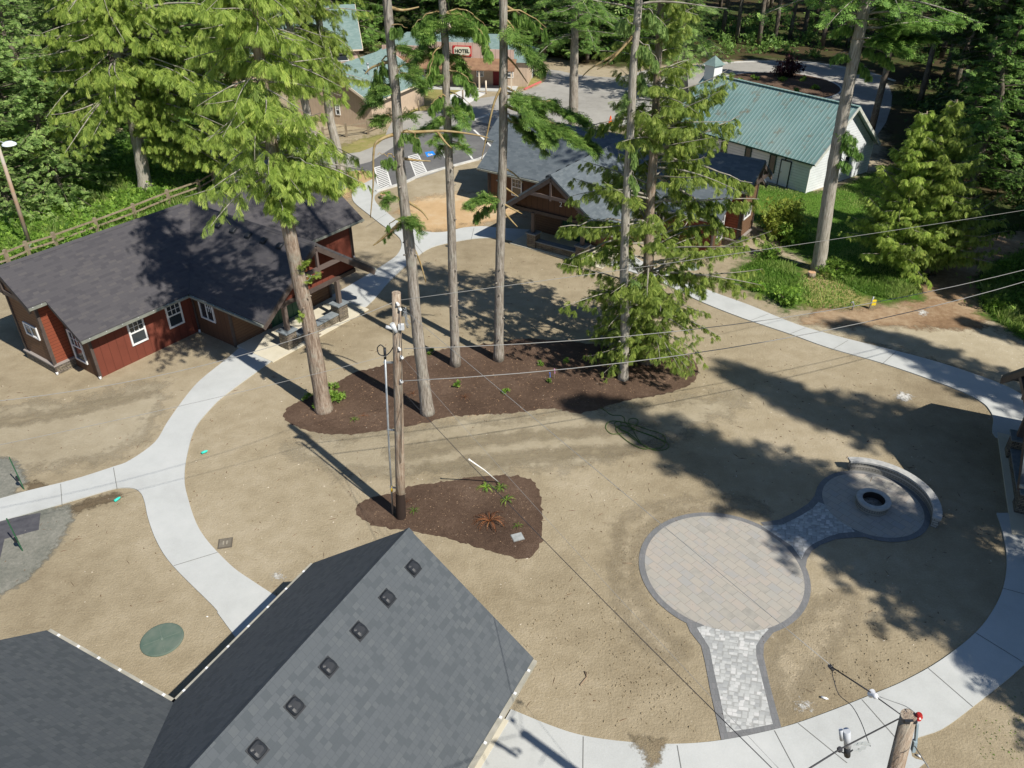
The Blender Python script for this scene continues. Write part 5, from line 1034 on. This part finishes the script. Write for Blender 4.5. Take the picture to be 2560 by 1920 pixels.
for nm, pts, m, lb in (('kerb', [(812, 415), (874, 396), (917, 377), (1008, 352), (1040, 343), (1056, 330)], KC, 'pale kerb along the near side of the parking lot'),
                       ('kerb', [(1018, 262), (1040, 255), (1075, 243)], KC, 'short white kerb beyond the parking bays'), ('red_kerb', [(1133, 194), (1150, 186), (1168, 178)], REDP, 'red painted kerb at the motel corner'),
                       ('road_kerb', [(1469, 147), (1515, 142), (1569, 137), (1628, 134), (1733, 135), (1815, 146), (1874, 158), (1933, 176)], KC, 'long white kerb around the outside of the road loop'),
                       ('island_kerb', [(1560, 168), (1609, 160), (1663, 158), (1710, 160), (1769, 170), (1804, 183), (1817, 195), (1811, 204), (1790, 213), (1760, 217)], KC, 'white kerb round the planted road island'),
                       ('wheel_stop', [(1345, 272), (1380, 247)], KC, 'white wheel stop near the orange cone'), ('wheel_stop', [(1340, 183), (1360, 189), (1385, 191)], KC, 'curved white kerb where the motel road meets the loop')):
    kerb(nm, pts, m, lb)
def paint(name, quads, m, z=.03, kind='structure'):
    b = MB()
    for q in quads:
        P = [g(*p, z) for p in q]; n_ = (P[1] - P[0]).cross(P[2] - P[0]); b.face(P if n_.z > 0 else P[::-1])
    o_ = b.build(name, m, None, uv=False); o_['kind'] = kind; return o_
def zz(x, y): return ((900 + x * .16275) / K, (300 + y * .16275) / K)
Q4 = []
def hatch(A, B, Cc, D_, n):   # A top-left, B top-right, C bottom-right, D bottom-left (photo readings)
    A, B, Cc, D_ = [Vector((*zz(*p), 0)) for p in (A, B, Cc, D_)]
    def q(a, b, c, d): Q4.append([(p.x, p.y) for p in (a, b, c, d)])
    wd = .1
    q(A, A.lerp(B, wd), D_.lerp(Cc, wd), D_); q(A.lerp(B, 1 - wd), B, Cc, D_.lerp(Cc, 1 - wd))
    for i in range(n):
        t0 = i / n; t1 = t0 + .55 / n; q(A.lerp(D_, t0).lerp(B.lerp(Cc, t0), wd), A.lerp(D_, t0).lerp(B.lerp(Cc, t0), 1 - wd), A.lerp(D_, t1).lerp(B.lerp(Cc, t1), 1 - wd), A.lerp(D_, t1).lerp(B.lerp(Cc, t1), wd))
hatch((735, 555), (895, 515), (1040, 805), (855, 870), 13); hatch((215, 730), (395, 680), (490, 1000), (285, 1090), 13)
def line(a, b, w_=26):
    a = Vector((*zz(*a), 0)); b = Vector((*zz(*b), 0)); Q4.append([(a.x - w_ * .07, a.y), (a.x + w_ * .07, a.y), (b.x + w_ * .07, b.y), (b.x - w_ * .07, b.y)])
line((1215, 425), (1350, 640)); line((1540, 330), (1730, 600), 30); line((1750, 150), (2020, 410), 34)
paint('parking_markings', Q4, WHITEP)
sym = paint('blue_parking_symbol', [[zz(995, 495), zz(1120, 475), zz(1160, 530), zz(1030, 570)], [zz(500, 665), zz(560, 650), zz(580, 720), zz(520, 735)]], BLUEP, .031)
# wheelchair figure in the blue square
Pq = [g(*zz(*p), .034) for p in ((1010, 500), (1110, 484), (1145, 530), (1040, 560))]
b = MB(); ex = (Pq[1] - Pq[0]); ey = (Pq[3] - Pq[0])
def pt(u, v): return Pq[0] + ex * u + ey * v
def strip(a, c, w_):
    A = pt(*a); B = pt(*c); d = (B - A).normalized(); n_ = Vector((-d.y, d.x, 0)) * w_; b.face([A - n_, B - n_, B + n_, A + n_])
strip((.2, .45), (.6, .5), .09); strip((.6, .5), (.78, .85), .08); strip((.35, .3), (.4, .75), .07)
for i in range(10):
    t0 = 1.2 + i * .45; t1 = t0 + .45; strip((.42 + .24 * math.cos(t0), .66 + .24 * math.sin(t0)), (.42 + .24 * math.cos(t1), .66 + .24 * math.sin(t1)), .045)
b.build('parking_symbol_figure', WHITEP, None, uv=False)['kind'] = 'structure'
sheet('white_pad', [(958, 212), (1000, 195), (1052, 201), (1012, 224), (958, 228)], .05, simple('pale_concrete', (.62, .62, .6), .85), 1, thick=.05)

# ------------------------------------------------------------------ utility poles, wires
def Lv(p, o_): return Vector((p.x - o_.x, p.y - o_.y, p.z))
PB = g(866, 1117); YP = PB.y
PT = atY(856, 632, YP)
pole = empty('utility_pole', (PB.x, PB.y, 0), 0, 'weathered wooden utility pole standing in the smaller mulch bed', 'utility pole')
tp = Lv(PT, PB)
b = MB(); b.tube([(0, 0, -.1), tp * .25, tp * .5, tp * .75, tp], [.175, .165, .155, .145, .135], 16); b.build('mast', POLEW, pole, uv=False)
b = MB(); b.tube([(0, 0, 0), tp * .13], [.182, .172], 16, False); b.build('tar_band', simple('creosote', (.035, .024, .02), .8), pole, uv=False)
# conduit riser
cb = Lv(g(849, 1112), PB); ct = Lv(atY(832, 775, YP), PB); cm = cb.lerp(ct, .45)
b = MB(); b.tube([cb, cm + Vector((-.02, 0, 0)), ct], .035, 8); b.build('conduit', STEEL, pole, uv=False)
b = MB(); b.tube([cb.lerp(ct, .17), cb.lerp(ct, .205)], .04, 8); b.build('yellow_tag', simple('yellow_tag', (.75, .5, .02), .5), pole, uv=False)
for t in (.2, .58, .98): b = MB(); a_ = cb.lerp(ct, t); b.beam(a_ - Vector((.06, 0, 0)), Vector((tp.x * a_.z / tp.z, 0, a_.z)), .05, .05); b.build('standoff_bracket', STEEL, pole, uv=False)
# weatherhead loop
def PX(x, y, dy=0): return Lv(atY(x, y, YP + dy), PB)
b = MB(); b.tube([ct, PX(831, 752)], [.045, .05], 8); loop = smooth_poly([PX(831, 752), PX(822, 745), PX(815, 753), PX(820, 766), PX(835, 767), PX(848, 752), PX(854, 730), PX(856, 710)], 5, False); b.tube(loop, .018, 6); b.build('service_loop', BLACKP, pole, uv=False)
# street camera / bracket cluster
b = MB(); q = PX(846, 706, -.15); b.tube([q + Vector((-.18, 0, 0)), q + Vector((.05, 0, -.05))], .06, 8); b.tube([q + Vector((.02, 0, .12)), q + Vector((.12, 0, -.18))], .08, 8); b.build('security_camera', simple('camera_grey', (.55, .57, .58), .4), pole, uv=False)
b = MB(); q = PX(866, 706, -.15); b.box(q.x - .08, q.x + .1, q.y - .06, q.y + .06, q.z - .09, q.z + .09); b.build('junction_box', simple('box_grey', (.6, .62, .63), .5), pole, uv=False)
for i, (x, y) in enumerate(((863, 666), (867, 770), (866, 822), (858, 655), (862, 752))):
    q = PX(x, y, -.1); b = MB(); b.tube([q, q + Vector((.05, -.1, 0))], .045, 8); b.tube([q + Vector((.0, -.05, .06)), q + Vector((0, -.05, -.06))], .03, 6); b.build('insulator', simple('white_porcelain', (.7, .72, .72), .3), pole, uv=False)
b = MB(); r = random.Random(5)
for k in range(9): a = [PX(868 + r.uniform(0, 10) + 6 * t, 668 + 22 * t + r.uniform(-6, 6), -.1) for t in (0, .4, .8, 1.2, 1.6)]; b.tube(smooth_poly(a, 3, False), .008, 4)
b.build('loose_wires', STEEL, pole, uv=False)
b = MB(); b.tube([PX(862, 655, -.17), PX(868, 760, -.19), PX(868, 900, -.2), PX(866, 1000, -.21)], .012, 5); b.build('ground_wire', BLACKP, pole, uv=False)
# near pole
NT = Vector((6.07, 7.56, 9.05)); NT = atY(1963, 1545, 7.56)
nd = (atY(1935, 1659, 7.56) - NT).normalized(); NBs = NT + nd * (NT.z / -nd.z)
np_ = empty('utility_pole', (NBs.x, NBs.y, 0), 0, 'top of a near wooden utility pole with red insulator, bottom right', 'utility pole')
tp2 = Lv(NT, NBs); nl = lambda x, y, dy=0: Lv(atY(x, y, 7.56 + dy), NBs)
b = MB(); b.tube([(0, 0, 0), tp2 * .5, tp2], [.17, .145, .118], 18); b.build('mast', POLEW, np_, uv=False)
b = MB(); b.box(tp2.x - .1, tp2.x + .09, tp2.y - .115, tp2.y - .07, tp2.z - .06, tp2.z + .004); b.build('bracket_slot', BLACKP, np_, uv=False)
q = nl(1984, 1548, -.02); b = MB(); b.lathe([(0, .07), (.035, .07), (.05, .045), (.03, .03), (.062, .01), (.04, -.02), (.055, -.045), (.03, -.07), (0, -.07)], 14, tuple(q)); b.build('red_insulator', simple('red_porcelain', (.35, .02, .015), .35, spec=.5), np_, uv=False)
b = MB(); b.beam(nl(1981, 1562, -.05), nl(1977, 1612, -.05), .06, .03); b.beam(nl(1977, 1600, -.07), nl(1972, 1622, -.07), .07, .05); b.build('steel_bracket', simple('blue_grey_steel', (.3, .38, .42), .5), np_, uv=False)
# hardware cluster left of near pole
b = MB()
for (x0, y0, x1, y1, rr_) in ((1825, 1578, 1833, 1618, .045), (1828, 1580, 1832, 1612, .05)): pass
b.tube([nl(1829, 1578, -.1), nl(1831, 1612, -.1)], .055, 10); b.tube([nl(1816, 1575, -.1), nl(1818, 1598, -.1)], .03, 8); b.build('splice_box', simple('splice_grey', (.48, .5, .53), .5), np_, uv=False)
b = MB(); b.tube([nl(1830, 1614, -.1), nl(1830, 1632, -.1)], .05, 10); b.tube([nl(1812, 1622, -.1), nl(1830, 1630, -.1), nl(1842, 1620, -.1)], .012, 5); b.build('coil', BLACKP, np_, uv=False)
b = MB(); r = random.Random(8)
for k in range(6):
    x, y = 1842 + k * 4.5, 1612 + r.uniform(-5, 12); p_ = nl(x, y, -.1); b.face([p_, p_ + Vector((.1, 0, -.01)), p_ + Vector((.12, .02, .05)), p_ + Vector((.03, .02, .055))])
b.build('foil_wrap', simple('foil', (.6, .66, .7), .3, metal=.6), np_, uv=False)
def wire(name, pts, r_, m, label, n=10, sag=0, cat='power line', group=None):
    P = pts if len(pts) > 2 else None
    if P is None:
        a, c = pts; P = [a.lerp(c, t) + Vector((0, 0, -sag * 4 * t * (1 - t))) for t in [i / n for i in range(n + 1)]]
    b = MB(); b.tube(P, r_, 5); return tag(b.build(name, m, None, uv=False), label, cat, group)
def ends(name, a, c, da, dc, r_, m, label, sag=.25):
    """wire from photo reading a at depth da to c at depth dc"""
    return wire(name, [atY(a[0], a[1], da), atY(c[0], c[1], dc)], r_, m, label, 14, sag)
WL = simple('aluminium_wire', (.27, .27, .26), .6); WD = simple('dark_cable', (.05, .05, .055), .5)
ends('power_line', (866, 648), (2330, 435), YP, 36, .009, WL, 'thin pale wire from the pole top crossing to the upper right', .1)
ends('power_line', (873, 753), (2330, 552), YP, 30, .013, WL, 'pale wire from the pole running right over the bark trail, upper of two', .9)
ends('power_line', (870, 823), (2330, 573), YP, 30, .015, WL, 'thickest right hand wire, lowest on the pole', 1.0)
ends('power_line', (857, 650), (-60, 872), YP, 17, .009, WL, 'pale wire from the pole top dropping left past the cabin', .55)
ends('power_line', (838, 768), (-60, 973), YP, 17, .007, WL, 'lower pale wire running left over the curved path', .1)
ends('power_line', (862, 660), (1795, 1438), YP, 9.0, .007, WL, 'thin wire descending from pole top to the near pole', .0)
ends('power_line', (869, 771), (1720, 1700), YP, 8.5, .0045, WL, 'faint wire crossing the smaller mulch bed', .15)
ends('power_line', (871, 847), (1672, 1664), YP, 7.5, .009, WD, 'dark cable passing left of the large paved circle', .15)
q1 = atY(1795, 1440, 9.0)
b = MB(); b.tube([q1, atY(1880, 1495, 8.0)], .014, 6); b.tube([atY(1792, 1438, 9.0), atY(1799, 1446, 9.0)], .04, 6); b.tube([atY(1885, 1500, 8.0), atY(1945, 1543, 7.6)], .01, 6); tag(b.build('guy_wire', WD, None, uv=False), 'dark dead end wire tied to the near pole top', 'power line')
b = MB(); c_ = atY(1886, 1500, 8.0); ax = (atY(1945, 1543, 7.6) - q1).normalized(); b.tube([c_ - ax * .09, c_ - ax * .05, c_ - ax * .03, c_ + ax * .02, c_ + ax * .05, c_ + ax * .1], [.02, .07, .075, .04, .05, .02], 14); tag(b.build('strain_insulator', simple('white_glaze', (.75, .76, .78), .25, spec=.5), None, uv=False), 'white porcelain strain insulator on the wire at the near pole', 'insulator')
b = MB(); b.tube(smooth_poly([atY(1797, 1450, 9.0), atY(1800, 1465, 8.8), atY(1812, 1500, 8.5), atY(1840, 1525, 8.2), atY(1860, 1560, 8.), atY(1873, 1595, 7.8), atY(1880, 1612, 7.6)], 4, False), .007, 5); tag(b.build('jumper_wire', WD, None, uv=False), 'dangling dark lead between the wire end and the splice box', 'power line')
b.v
b = MB(); b.tube([atY(1941, 1553, 7.5), atY(1815, 1618, 6.4), atY(1700, 1690, 5.6)], .012, 6); cc_ = atY(1814, 1619, 6.4); b.lathe([(0, .035), (.03, .03), (.04, 0), (.03, -.03), (0, -.035)], 10, tuple(cc_)); tag(b.build('guy_wire', WD, None, uv=False), 'dark wire with round knob running down left from the near pole', 'power line')
b = MB(); b.tube([atY(1976, 1612, 7.45), atY(2010, 1665, 6.9)], .01, 5); b.tube(smooth_poly([atY(1900, 1505, 7.9), atY(1930, 1516, 7.8), atY(1955, 1525, 7.7), atY(1975, 1538, 7.55)], 3, False), .006, 5); tag(b.build('guy_wire', WL, None, uv=False), 'short wire dropping right from the near pole bracket', 'power line')

# lamp post left
LB = g(66, 533); lp = empty('lamp_post', (LB.x, LB.y, 0), 0, 'tall thin lamp post with white head at the left edge', 'lamp post')
LT = Lv(atY(-8, 303, LB.y), LB); b = MB(); b.tube([(0, 0, 0), LT], [.14, .09], 12); b.build('pole', simple('rusty_pole', (.4, .36, .31), .7, (.36, .22, .13), 1.2), lp, uv=False)
hd_ = Lv(atY(20, 312, LB.y), LB); b = MB(); b.tube([LT, hd_ + Vector((-.15, 0, .05))], .03, 6); b.build('arm', STEEL, lp, uv=False)
b = MB(); b.lathe([(0, .18), (.2, .16), (.38, .05), (.4, -.02), (.3, -.08), (0, -.1)], 16, tuple(hd_)); b.build('lamp_head', simple('lamp_white', (.72, .78, .85), .4), lp, uv=False)
b = MB(); b.tube([(0, 0, 0), (0, 0, .25)], .32, 16); b.build('footing', CONC, lp, uv=False)

# ------------------------------------------------------------------ small things on the ground
# round green lid
gl = empty('septic_lid', (-10.76, 16.35, 0), 0, 'round green access lid in the dirt beside the foreground roof', 'access lid')
b = MB(); b.lathe([(.0, .05), (.6, .045), (.635, .03), (.64, 0)], 48); b.build('cover', simple('faded_green', (.085, .13, .105), .75, (.13, .165, .135), 2.5), gl, uv=False)
b = MB(); b.lathe([(0, .075), (.04, .07), (.05, .05)], 12)
for a in (0, 1.571, 3.1416, 4.712): b.beam((.06 * math.cos(a + .5), .06 * math.sin(a + .5), .052), (.55 * math.cos(a + .5), .55 * math.sin(a + .5), .05), .015, .012)
b.build('rib', simple('lid_rib', (.14, .18, .15), .7), gl, uv=False)
ub = g(487, 1174); u0 = empty('valve_box_lid', (ub.x, ub.y, 0), R(12), 'square brown utility box lid inside the curve of the path', 'utility lid')
b = MB(); b.box(-.24, .24, -.24, .24, 0, .03); b.build('frame', simple('lid_dark', (.12, .105, .085), .9), u0, uv=False)
b = MB(); b.box(-.2, .2, -.2, .2, .031, .045); b.build('cover', simple('lid_brown', (.2, .18, .145), .9, (.15, .13, .1), 6), u0, uv=False)
b = MB(); b.box(-.08, -.04, -.1, .08, .046, .055); b.box(.04, .08, -.1, .08, .046, .055); b.build('slot', simple('lid_slot', (.33, .3, .24), .9), u0, uv=False)
us = g(1118, 1161); u1_ = empty('valve_box_lid', (us.x, us.y, 0), R(20), 'pale grey square lid in the smaller mulch bed', 'utility lid')
b = MB(); b.box(-.19, .19, -.17, .17, 0, .04); b.build('cover', simple('pale_lid', (.27, .29, .29), .9, (.36, .38, .38), 6), u1_, uv=False); b = MB(); b.box(-.21, .21, -.19, .19, 0, .025); b.build('frame', simple('pale_lid_rim', (.2, .2, .19), .9), u1_, uv=False)
us = g(1492, 576); b = MB(); b.lathe([(0, .05), (.5, .045), (.55, 0)], 32, (us.x, us.y, 0)); tag(b.build('septic_lid', simple('grey_lid', (.3, .33, .32), .85), None, uv=False), 'round grey lid in the dirt behind the pale path', 'access lid')
CY = simple('turquoise_plastic', (.05, .62, .5), .4)
def pipe_bit(P, a, ln, r_, m, label, z=None, name='pipe_end', cat='pipe'):
    d = Vector((math.cos(a), math.sin(a), .15)) * ln; b = MB(); b.tube([P + Vector((0, 0, r_)), P + d + Vector((0, 0, r_))], [r_, r_ * .9], 10); b.tube([P + d * .9 + Vector((0, 0, r_)), P + d * 1.25 + Vector((0, 0, r_))], [r_ * .9, r_ * .3], 10)
    return tag(b.build(name, m, None, uv=False), label, cat)
pipe_bit(g(436, 981), .5, .2, .055, CY, 'turquoise pipe cap in the dirt inside the path curve'); pipe_bit(g(248, 1085), .9, .2, .055, CY, 'turquoise pipe cap below the path branch')
WP = simple('white_pvc', (.8, .8, .78), .4)
def litter(px, py, a, ln, r_, label, name='white_bottle', cat='litter', m=WP): return pipe_bit(g(px, py), a, ln, r_, m, label, None, name, cat)
litter(1773, 1507, -.5, .16, .035, 'white plastic tube with dark mouth on the dirt near the path'); litter(1980, 1632, -.7, .1, .03, 'white scrap lying right of the near pole', 'white_scrap')
litter(446, 1333, 0, .05, .02, 'small white scrap near the round green lid', 'white_scrap')
# white pipe stub sticking out at mulch bed: base, leaning tip
Bp = g(1077, 1042); Sp = g(954, 1034); best = None
for hh in np.linspace(.1, 2, 96):
    Tq = Sp + Vector((sd.x, sd.y, 0)) * (hh / sd.z) + Vector((0, 0, hh)); yy = (H - Tq.z) * cT; wq = Tq.y * cT - (Tq.z - H) * sT; uq = Tq.y * sT + (Tq.z - H) * cT; px_, py_ = (1280 + 2000 * Tq.x / wq) / K, (960 - 2000 * uq / wq) / K; e_ = (px_ - 1010) ** 2 + (py_ - 987) ** 2
    if best is None or e_ < best[0]: best = (e_, Tq)
b = MB(); b.tube([Bp, Bp.lerp(best[1], .5) + Vector((0, 0, .06)), best[1]], .025, 8); b.tube([best[1], best[1] + Vector((-.04, .03, .01))], .035, 8); tag(b.build('white_pipe', WP, None, uv=False), 'long white plastic pipe leaning up out of the smaller mulch bed', 'pipe')
b = MB(); zf = lambda x, y: ((1480 + x * .1085) / K, (980 + y * .1085) / K)
def tubepx(mb_, pts, r_, z=.02): mb_.tube(smooth_poly([g(*zf(*p), z + .006 * (i % 3)) for i, p in enumerate(pts)], 5, False), r_, 6)
tubepx(b, [(195, 355), (320, 440), (450, 525), (650, 540), (740, 590), (760, 680), (850, 780), (950, 850), (1200, 950), (1450, 1040), (1680, 1140), (1770, 1220), (1720, 1310), (1500, 1345), (1330, 1300), (1150, 1200), (1000, 980), (940, 850), (850, 700), (860, 630), (950, 605), (1050, 640), (1050, 710), (950, 820), (850, 900)], .016)
tubepx(b, [(850, 930), (600, 965), (450, 960), (350, 890), (315, 800), (370, 700), (500, 665), (700, 690), (1000, 760), (1300, 870), (1520, 930), (1660, 1010), (1690, 1120), (1640, 1250), (1480, 1300), (1350, 1310), (1200, 1240), (1000, 1070), (850, 950), (680, 880), (640, 800), (680, 720), (620, 680), (530, 700), (530, 760), (620, 840), (830, 930)], .016, .03)
tubepx(b, [(830, 950), (900, 1040), (1100, 1170), (1300, 1290), (1200, 1310), (1000, 1240), (800, 1120), (640, 980), (560, 880), (570, 800), (700, 770), (900, 820), (1100, 910), (1400, 1010), (1700, 1160)], .016, .04)
tag(b.build('garden_hose', simple('green_hose', (.075, .13, .03), .45), None, uv=False), 'tangled green garden hose lying where shade meets sun', 'hose')
# stumps
for px, py, r_, lb in ((829, 428, .26, 'pale cut tree stump near the parking lot'), (1752, 598, .22, 'small cut stump on the bank beside the leaning fir')):
    P = g(px, py); st = empty('tree_stump', (P.x, P.y, 0), 0, lb, 'stump'); b = MB(); b.tube([(0, 0, 0), (0, 0, .3)], [r_ * 1.15, r_], 14); b.build('bark', BK_C, st, uv=False); b = MB(); b.lathe([(0, .305), (r_ * .95, .303)], 14); b.v = [(x, y, z) for x, y, z in b.v]; b.face([(r_ * .93 * math.cos(a * .449), r_ * .93 * math.sin(a * .449), .308) for a in range(14)]); b.build('cut_face', simple('cut_wood', (.55, .34, .2), .8), st, uv=False)
# green stakes left
for k, (a, c, kx) in enumerate((((52, 1057), (20, 988), (30, 1030)), ((49, 1190), (14, 1120), (24, 1165)))):
    P = g(*a); sk = empty('metal_stake', (P.x, P.y, 0), 0, ('upper', 'lower')[k] + ' of two leaning green fence stakes at the left edge', 'stake'); T_ = Lv(atY(c[0], c[1], P.y - .1), P)
    b = MB(); b.beam((0, 0, 0), T_, .035, .035); b.build('shaft', simple('green_metal', (.035, .12, .06), .6), sk, uv=False); b = MB(); q = T_ * .35; b.box(q.x - .1, q.x + .0, q.y - .04, q.y + .04, q.z - .1, q.z + .1); b.build('anchor_plate', BLACKP, sk, uv=False)
# cone, bollards, hydrant marker
P = g(1318, 268); cn = empty('traffic_cone', (P.x, P.y, 0), 0, 'orange traffic cone beside the white wheel stop', 'cone'); b = MB(); b.lathe([(.2, .03), (.04, .75), (0, .75)], 12); b.build('body', simple('orange', (.8, .1, .02), .5), cn, uv=False); b = MB(); b.box(-.24, .24, -.24, .24, 0, .03); b.build('base', simple('orange_base', (.7, .09, .02), .6), cn, uv=False)
for k, (px, py, hh) in enumerate([(905, 240, 1.0), (950, 228, .9), (1000, 215, .9), (1025, 208, 1.0), (1050, 203, 1.3)]):
    P = g(px, py); b = MB(); b.tube([P, P + Vector((0, 0, hh))], .09, 8); b.tube([P + Vector((0, 0, hh)), P + Vector((0, 0, hh + .06))], [.09, .03], 8); tag(b.build('wooden_bollard', CREAM if k == 4 else WOODF, None, uv=False), ('leftmost wooden post of the row before the motel', 'second wooden post from the left before the motel', 'middle wooden post of the row before the motel', 'fourth wooden post from the left before the motel', 'tall cream post by the red motel door')[k], 'bollard', 'posts in front of the motel')
P = g(1876, 668); hy = empty('marker_post', (P.x, P.y, 0), 0, 'leaning grey pipe with a yellow tag at the edge of the bank', 'marker'); b = MB(); b.tube([(0, 0, 0), (.1, 0, .75)], .035, 8); b.build('pipe', STEEL, hy, uv=False); b = MB(); b.box(.08, .3, -.04, .04, .25, .55); b.build('yellow_tag', simple('yellow', (.8, .62, .04), .5), hy, uv=False)
P = g(1840, 670); b = MB(); b.tube([P, P + Vector((.02, 0, .35)), P + Vector((-.05, 0, .5)), P + Vector((-.15, 0, .42))], .04, 8); tag(b.build('vent_pipe', STEEL, None, uv=False), 'grey gooseneck vent pipe left of the yellow tag', 'pipe')
for k, (px, py, c_) in enumerate(((1187, 826, (.1, .25, .8)), (1197, 818, (.75, .35, .6)))):
    P = g(px, py); sk = empty('survey_stake', (P.x, P.y, 0), 0, ('blue and pink ribboned stake in the mulch bed', 'pink ribboned stake in the mulch bed')[k], 'stake'); b = MB(); b.beam((0, 0, 0), (0, 0, .5), .02, .02); b.build('stick', WOODF, sk, uv=False); b = MB(); b.prism([(0, -.01, .3), (.04, -.01, .28), (.02, -.01, .55), (-.02, -.01, .55)], (0, .006, 0)); b.build('ribbon', simple('ribbon', c_, .6), sk, uv=False)
# covered board standing by the fence
P = g(466, 352); bd = empty('notice_board', (P.x, P.y, 0), R(15), 'dark framed board on white legs at the end of the rail fence', 'notice board')
b = MB(); b.box(-.45, .45, -.03, .03, .7, 2.0); b.build('panel', simple('board_dark', (.03, .05, .05), .4), bd, uv=False); b = MB(); b.box(-.22, -.06, -.06, -.03, .0, 1.9); b.build('leg', WHITE, bd, uv=False); b = MB(); b.box(.35, .45, -.06, -.03, .0, 1.2); b.build('leg', WHITE, bd, uv=False)
# pebbles, twigs and bark scraps
rs = np.random.RandomState(77)
def scraps(name, poly, n, s0, s1, m, label, cat, z=.02, long=1):
    q = scatter(poly, n, 500 + n); a = rs.uniform(0, 6.28, n); s = rs.uniform(s0, s1, n) ; V = []; F = []
    for i in range(n):
        c, d = math.cos(a[i]) * s[i] * long, math.sin(a[i]) * s[i] * long; e, f = -math.sin(a[i]) * s[i] * .35, math.cos(a[i]) * s[i] * .35; x, y = q[i]; b0 = len(V)
        V += [(x - c, y - d, 0), (x + e, y + f, 0), (x + c, y + d, 0), (x - e, y - f, 0), (x, y, z * s[i] / s1 + .012)]; F += [(b0, b0 + 1, b0 + 4), (b0 + 1, b0 + 2, b0 + 4), (b0 + 2, b0 + 3, b0 + 4), (b0 + 3, b0, b0 + 4)]
    me = bpy.data.meshes.new(name); me.from_pydata(V, [], F); me.materials.append(m); return tag(link(name, me), label, cat, None, 'stuff')
YARD = [(0, 830), (300, 830), (600, 800), (900, 560), (1250, 540), (1700, 740), (2140, 900), (2165, 1200), (2000, 1420), (1700, 1560), (1400, 1590), (1150, 1540), (900, 1250), (600, 1290), (0, 1330)]
scraps('pebbles', YARD, 650, .012, .045, simple('pale_stone', (.55, .5, .42), .9), 'scattered pale pebbles in the courtyard dirt', 'pebbles')
scraps('dirt_clods', YARD, 900, .02, .06, simple('dark_clod', (.16, .11, .07), .95), 'scattered dark clods in the courtyard dirt', 'dirt', .035)
for nm_, poly_, n_ in (('dirt_clods', [(1350, 1120), (1420, 1090), (1560, 1075), (1640, 1090), (1500, 1110), (1395, 1165), (1375, 1250), (1480, 1380), (1500, 1500), (1440, 1560), (1300, 1500), (1330, 1250)], 350), ('dirt_clods', [(1700, 1370), (1800, 1290), (1980, 1330), (2050, 1400), (1850, 1500), (1700, 1550)], 300), ('dirt_clods', [(1150, 1250), (1350, 1300), (1500, 1580), (1260, 1570), (1130, 1400)], 260)):
    scraps(nm_, poly_, n_, .02, .05, DIRT, 'churned lumps of dirt around the paved circles', 'dirt', .04)
grass('weed_tufts', [(2100, 1570), (2212, 1480), (2260, 1560), (2212, 1640), (2120, 1640)], 130, .05, L_GRA, 410, 'thin weeds in the dirt at the bottom right corner')
scraps('twigs', YARD, 260, .012, .03, simple('twig', (.14, .09, .06), .9), 'twigs and bark strips strewn over the courtyard', 'twigs', .015, 7)
scraps('wood_chips', [(626, 890), (720, 850), (900, 780), (1100, 745), (1330, 765), (1490, 790), (1400, 850), (1200, 880), (900, 915), (700, 930)], 1300, .012, .04, simple('wood_chip', (.42, .27, .16), .9), 'wood chips in the long mulch bed', 'wood chips', .02, 1.6)
scraps('wood_chips', [(800, 1100), (950, 1050), (1130, 1040), (1165, 1100), (1150, 1190), (1000, 1165), (820, 1130)], 500, .01, .03, simple('wood_chip_pale', (.4, .28, .18), .9), 'wood chips in the smaller mulch bed', 'wood chips', .02, 1.6)
for k, (pts, r_) in enumerate([([(1263, 1450), (1268, 1462), (1253, 1480)], .02), ([(1365, 1217), (1345, 1216)], .012), ([(1880, 1640 - 600), (1884, 1030)], .01)]):
    b = MB(); b.tube([g(*p, .03) for p in pts], r_, 5); tag(b.build('fallen_stick', simple('stick', (.3, .22, .15), .9), None, uv=False), ('curved stick on the dirt right of the foreground roof', 'pale stick left of the large paved circle', 'short stick by the fire pit')[k], 'stick')
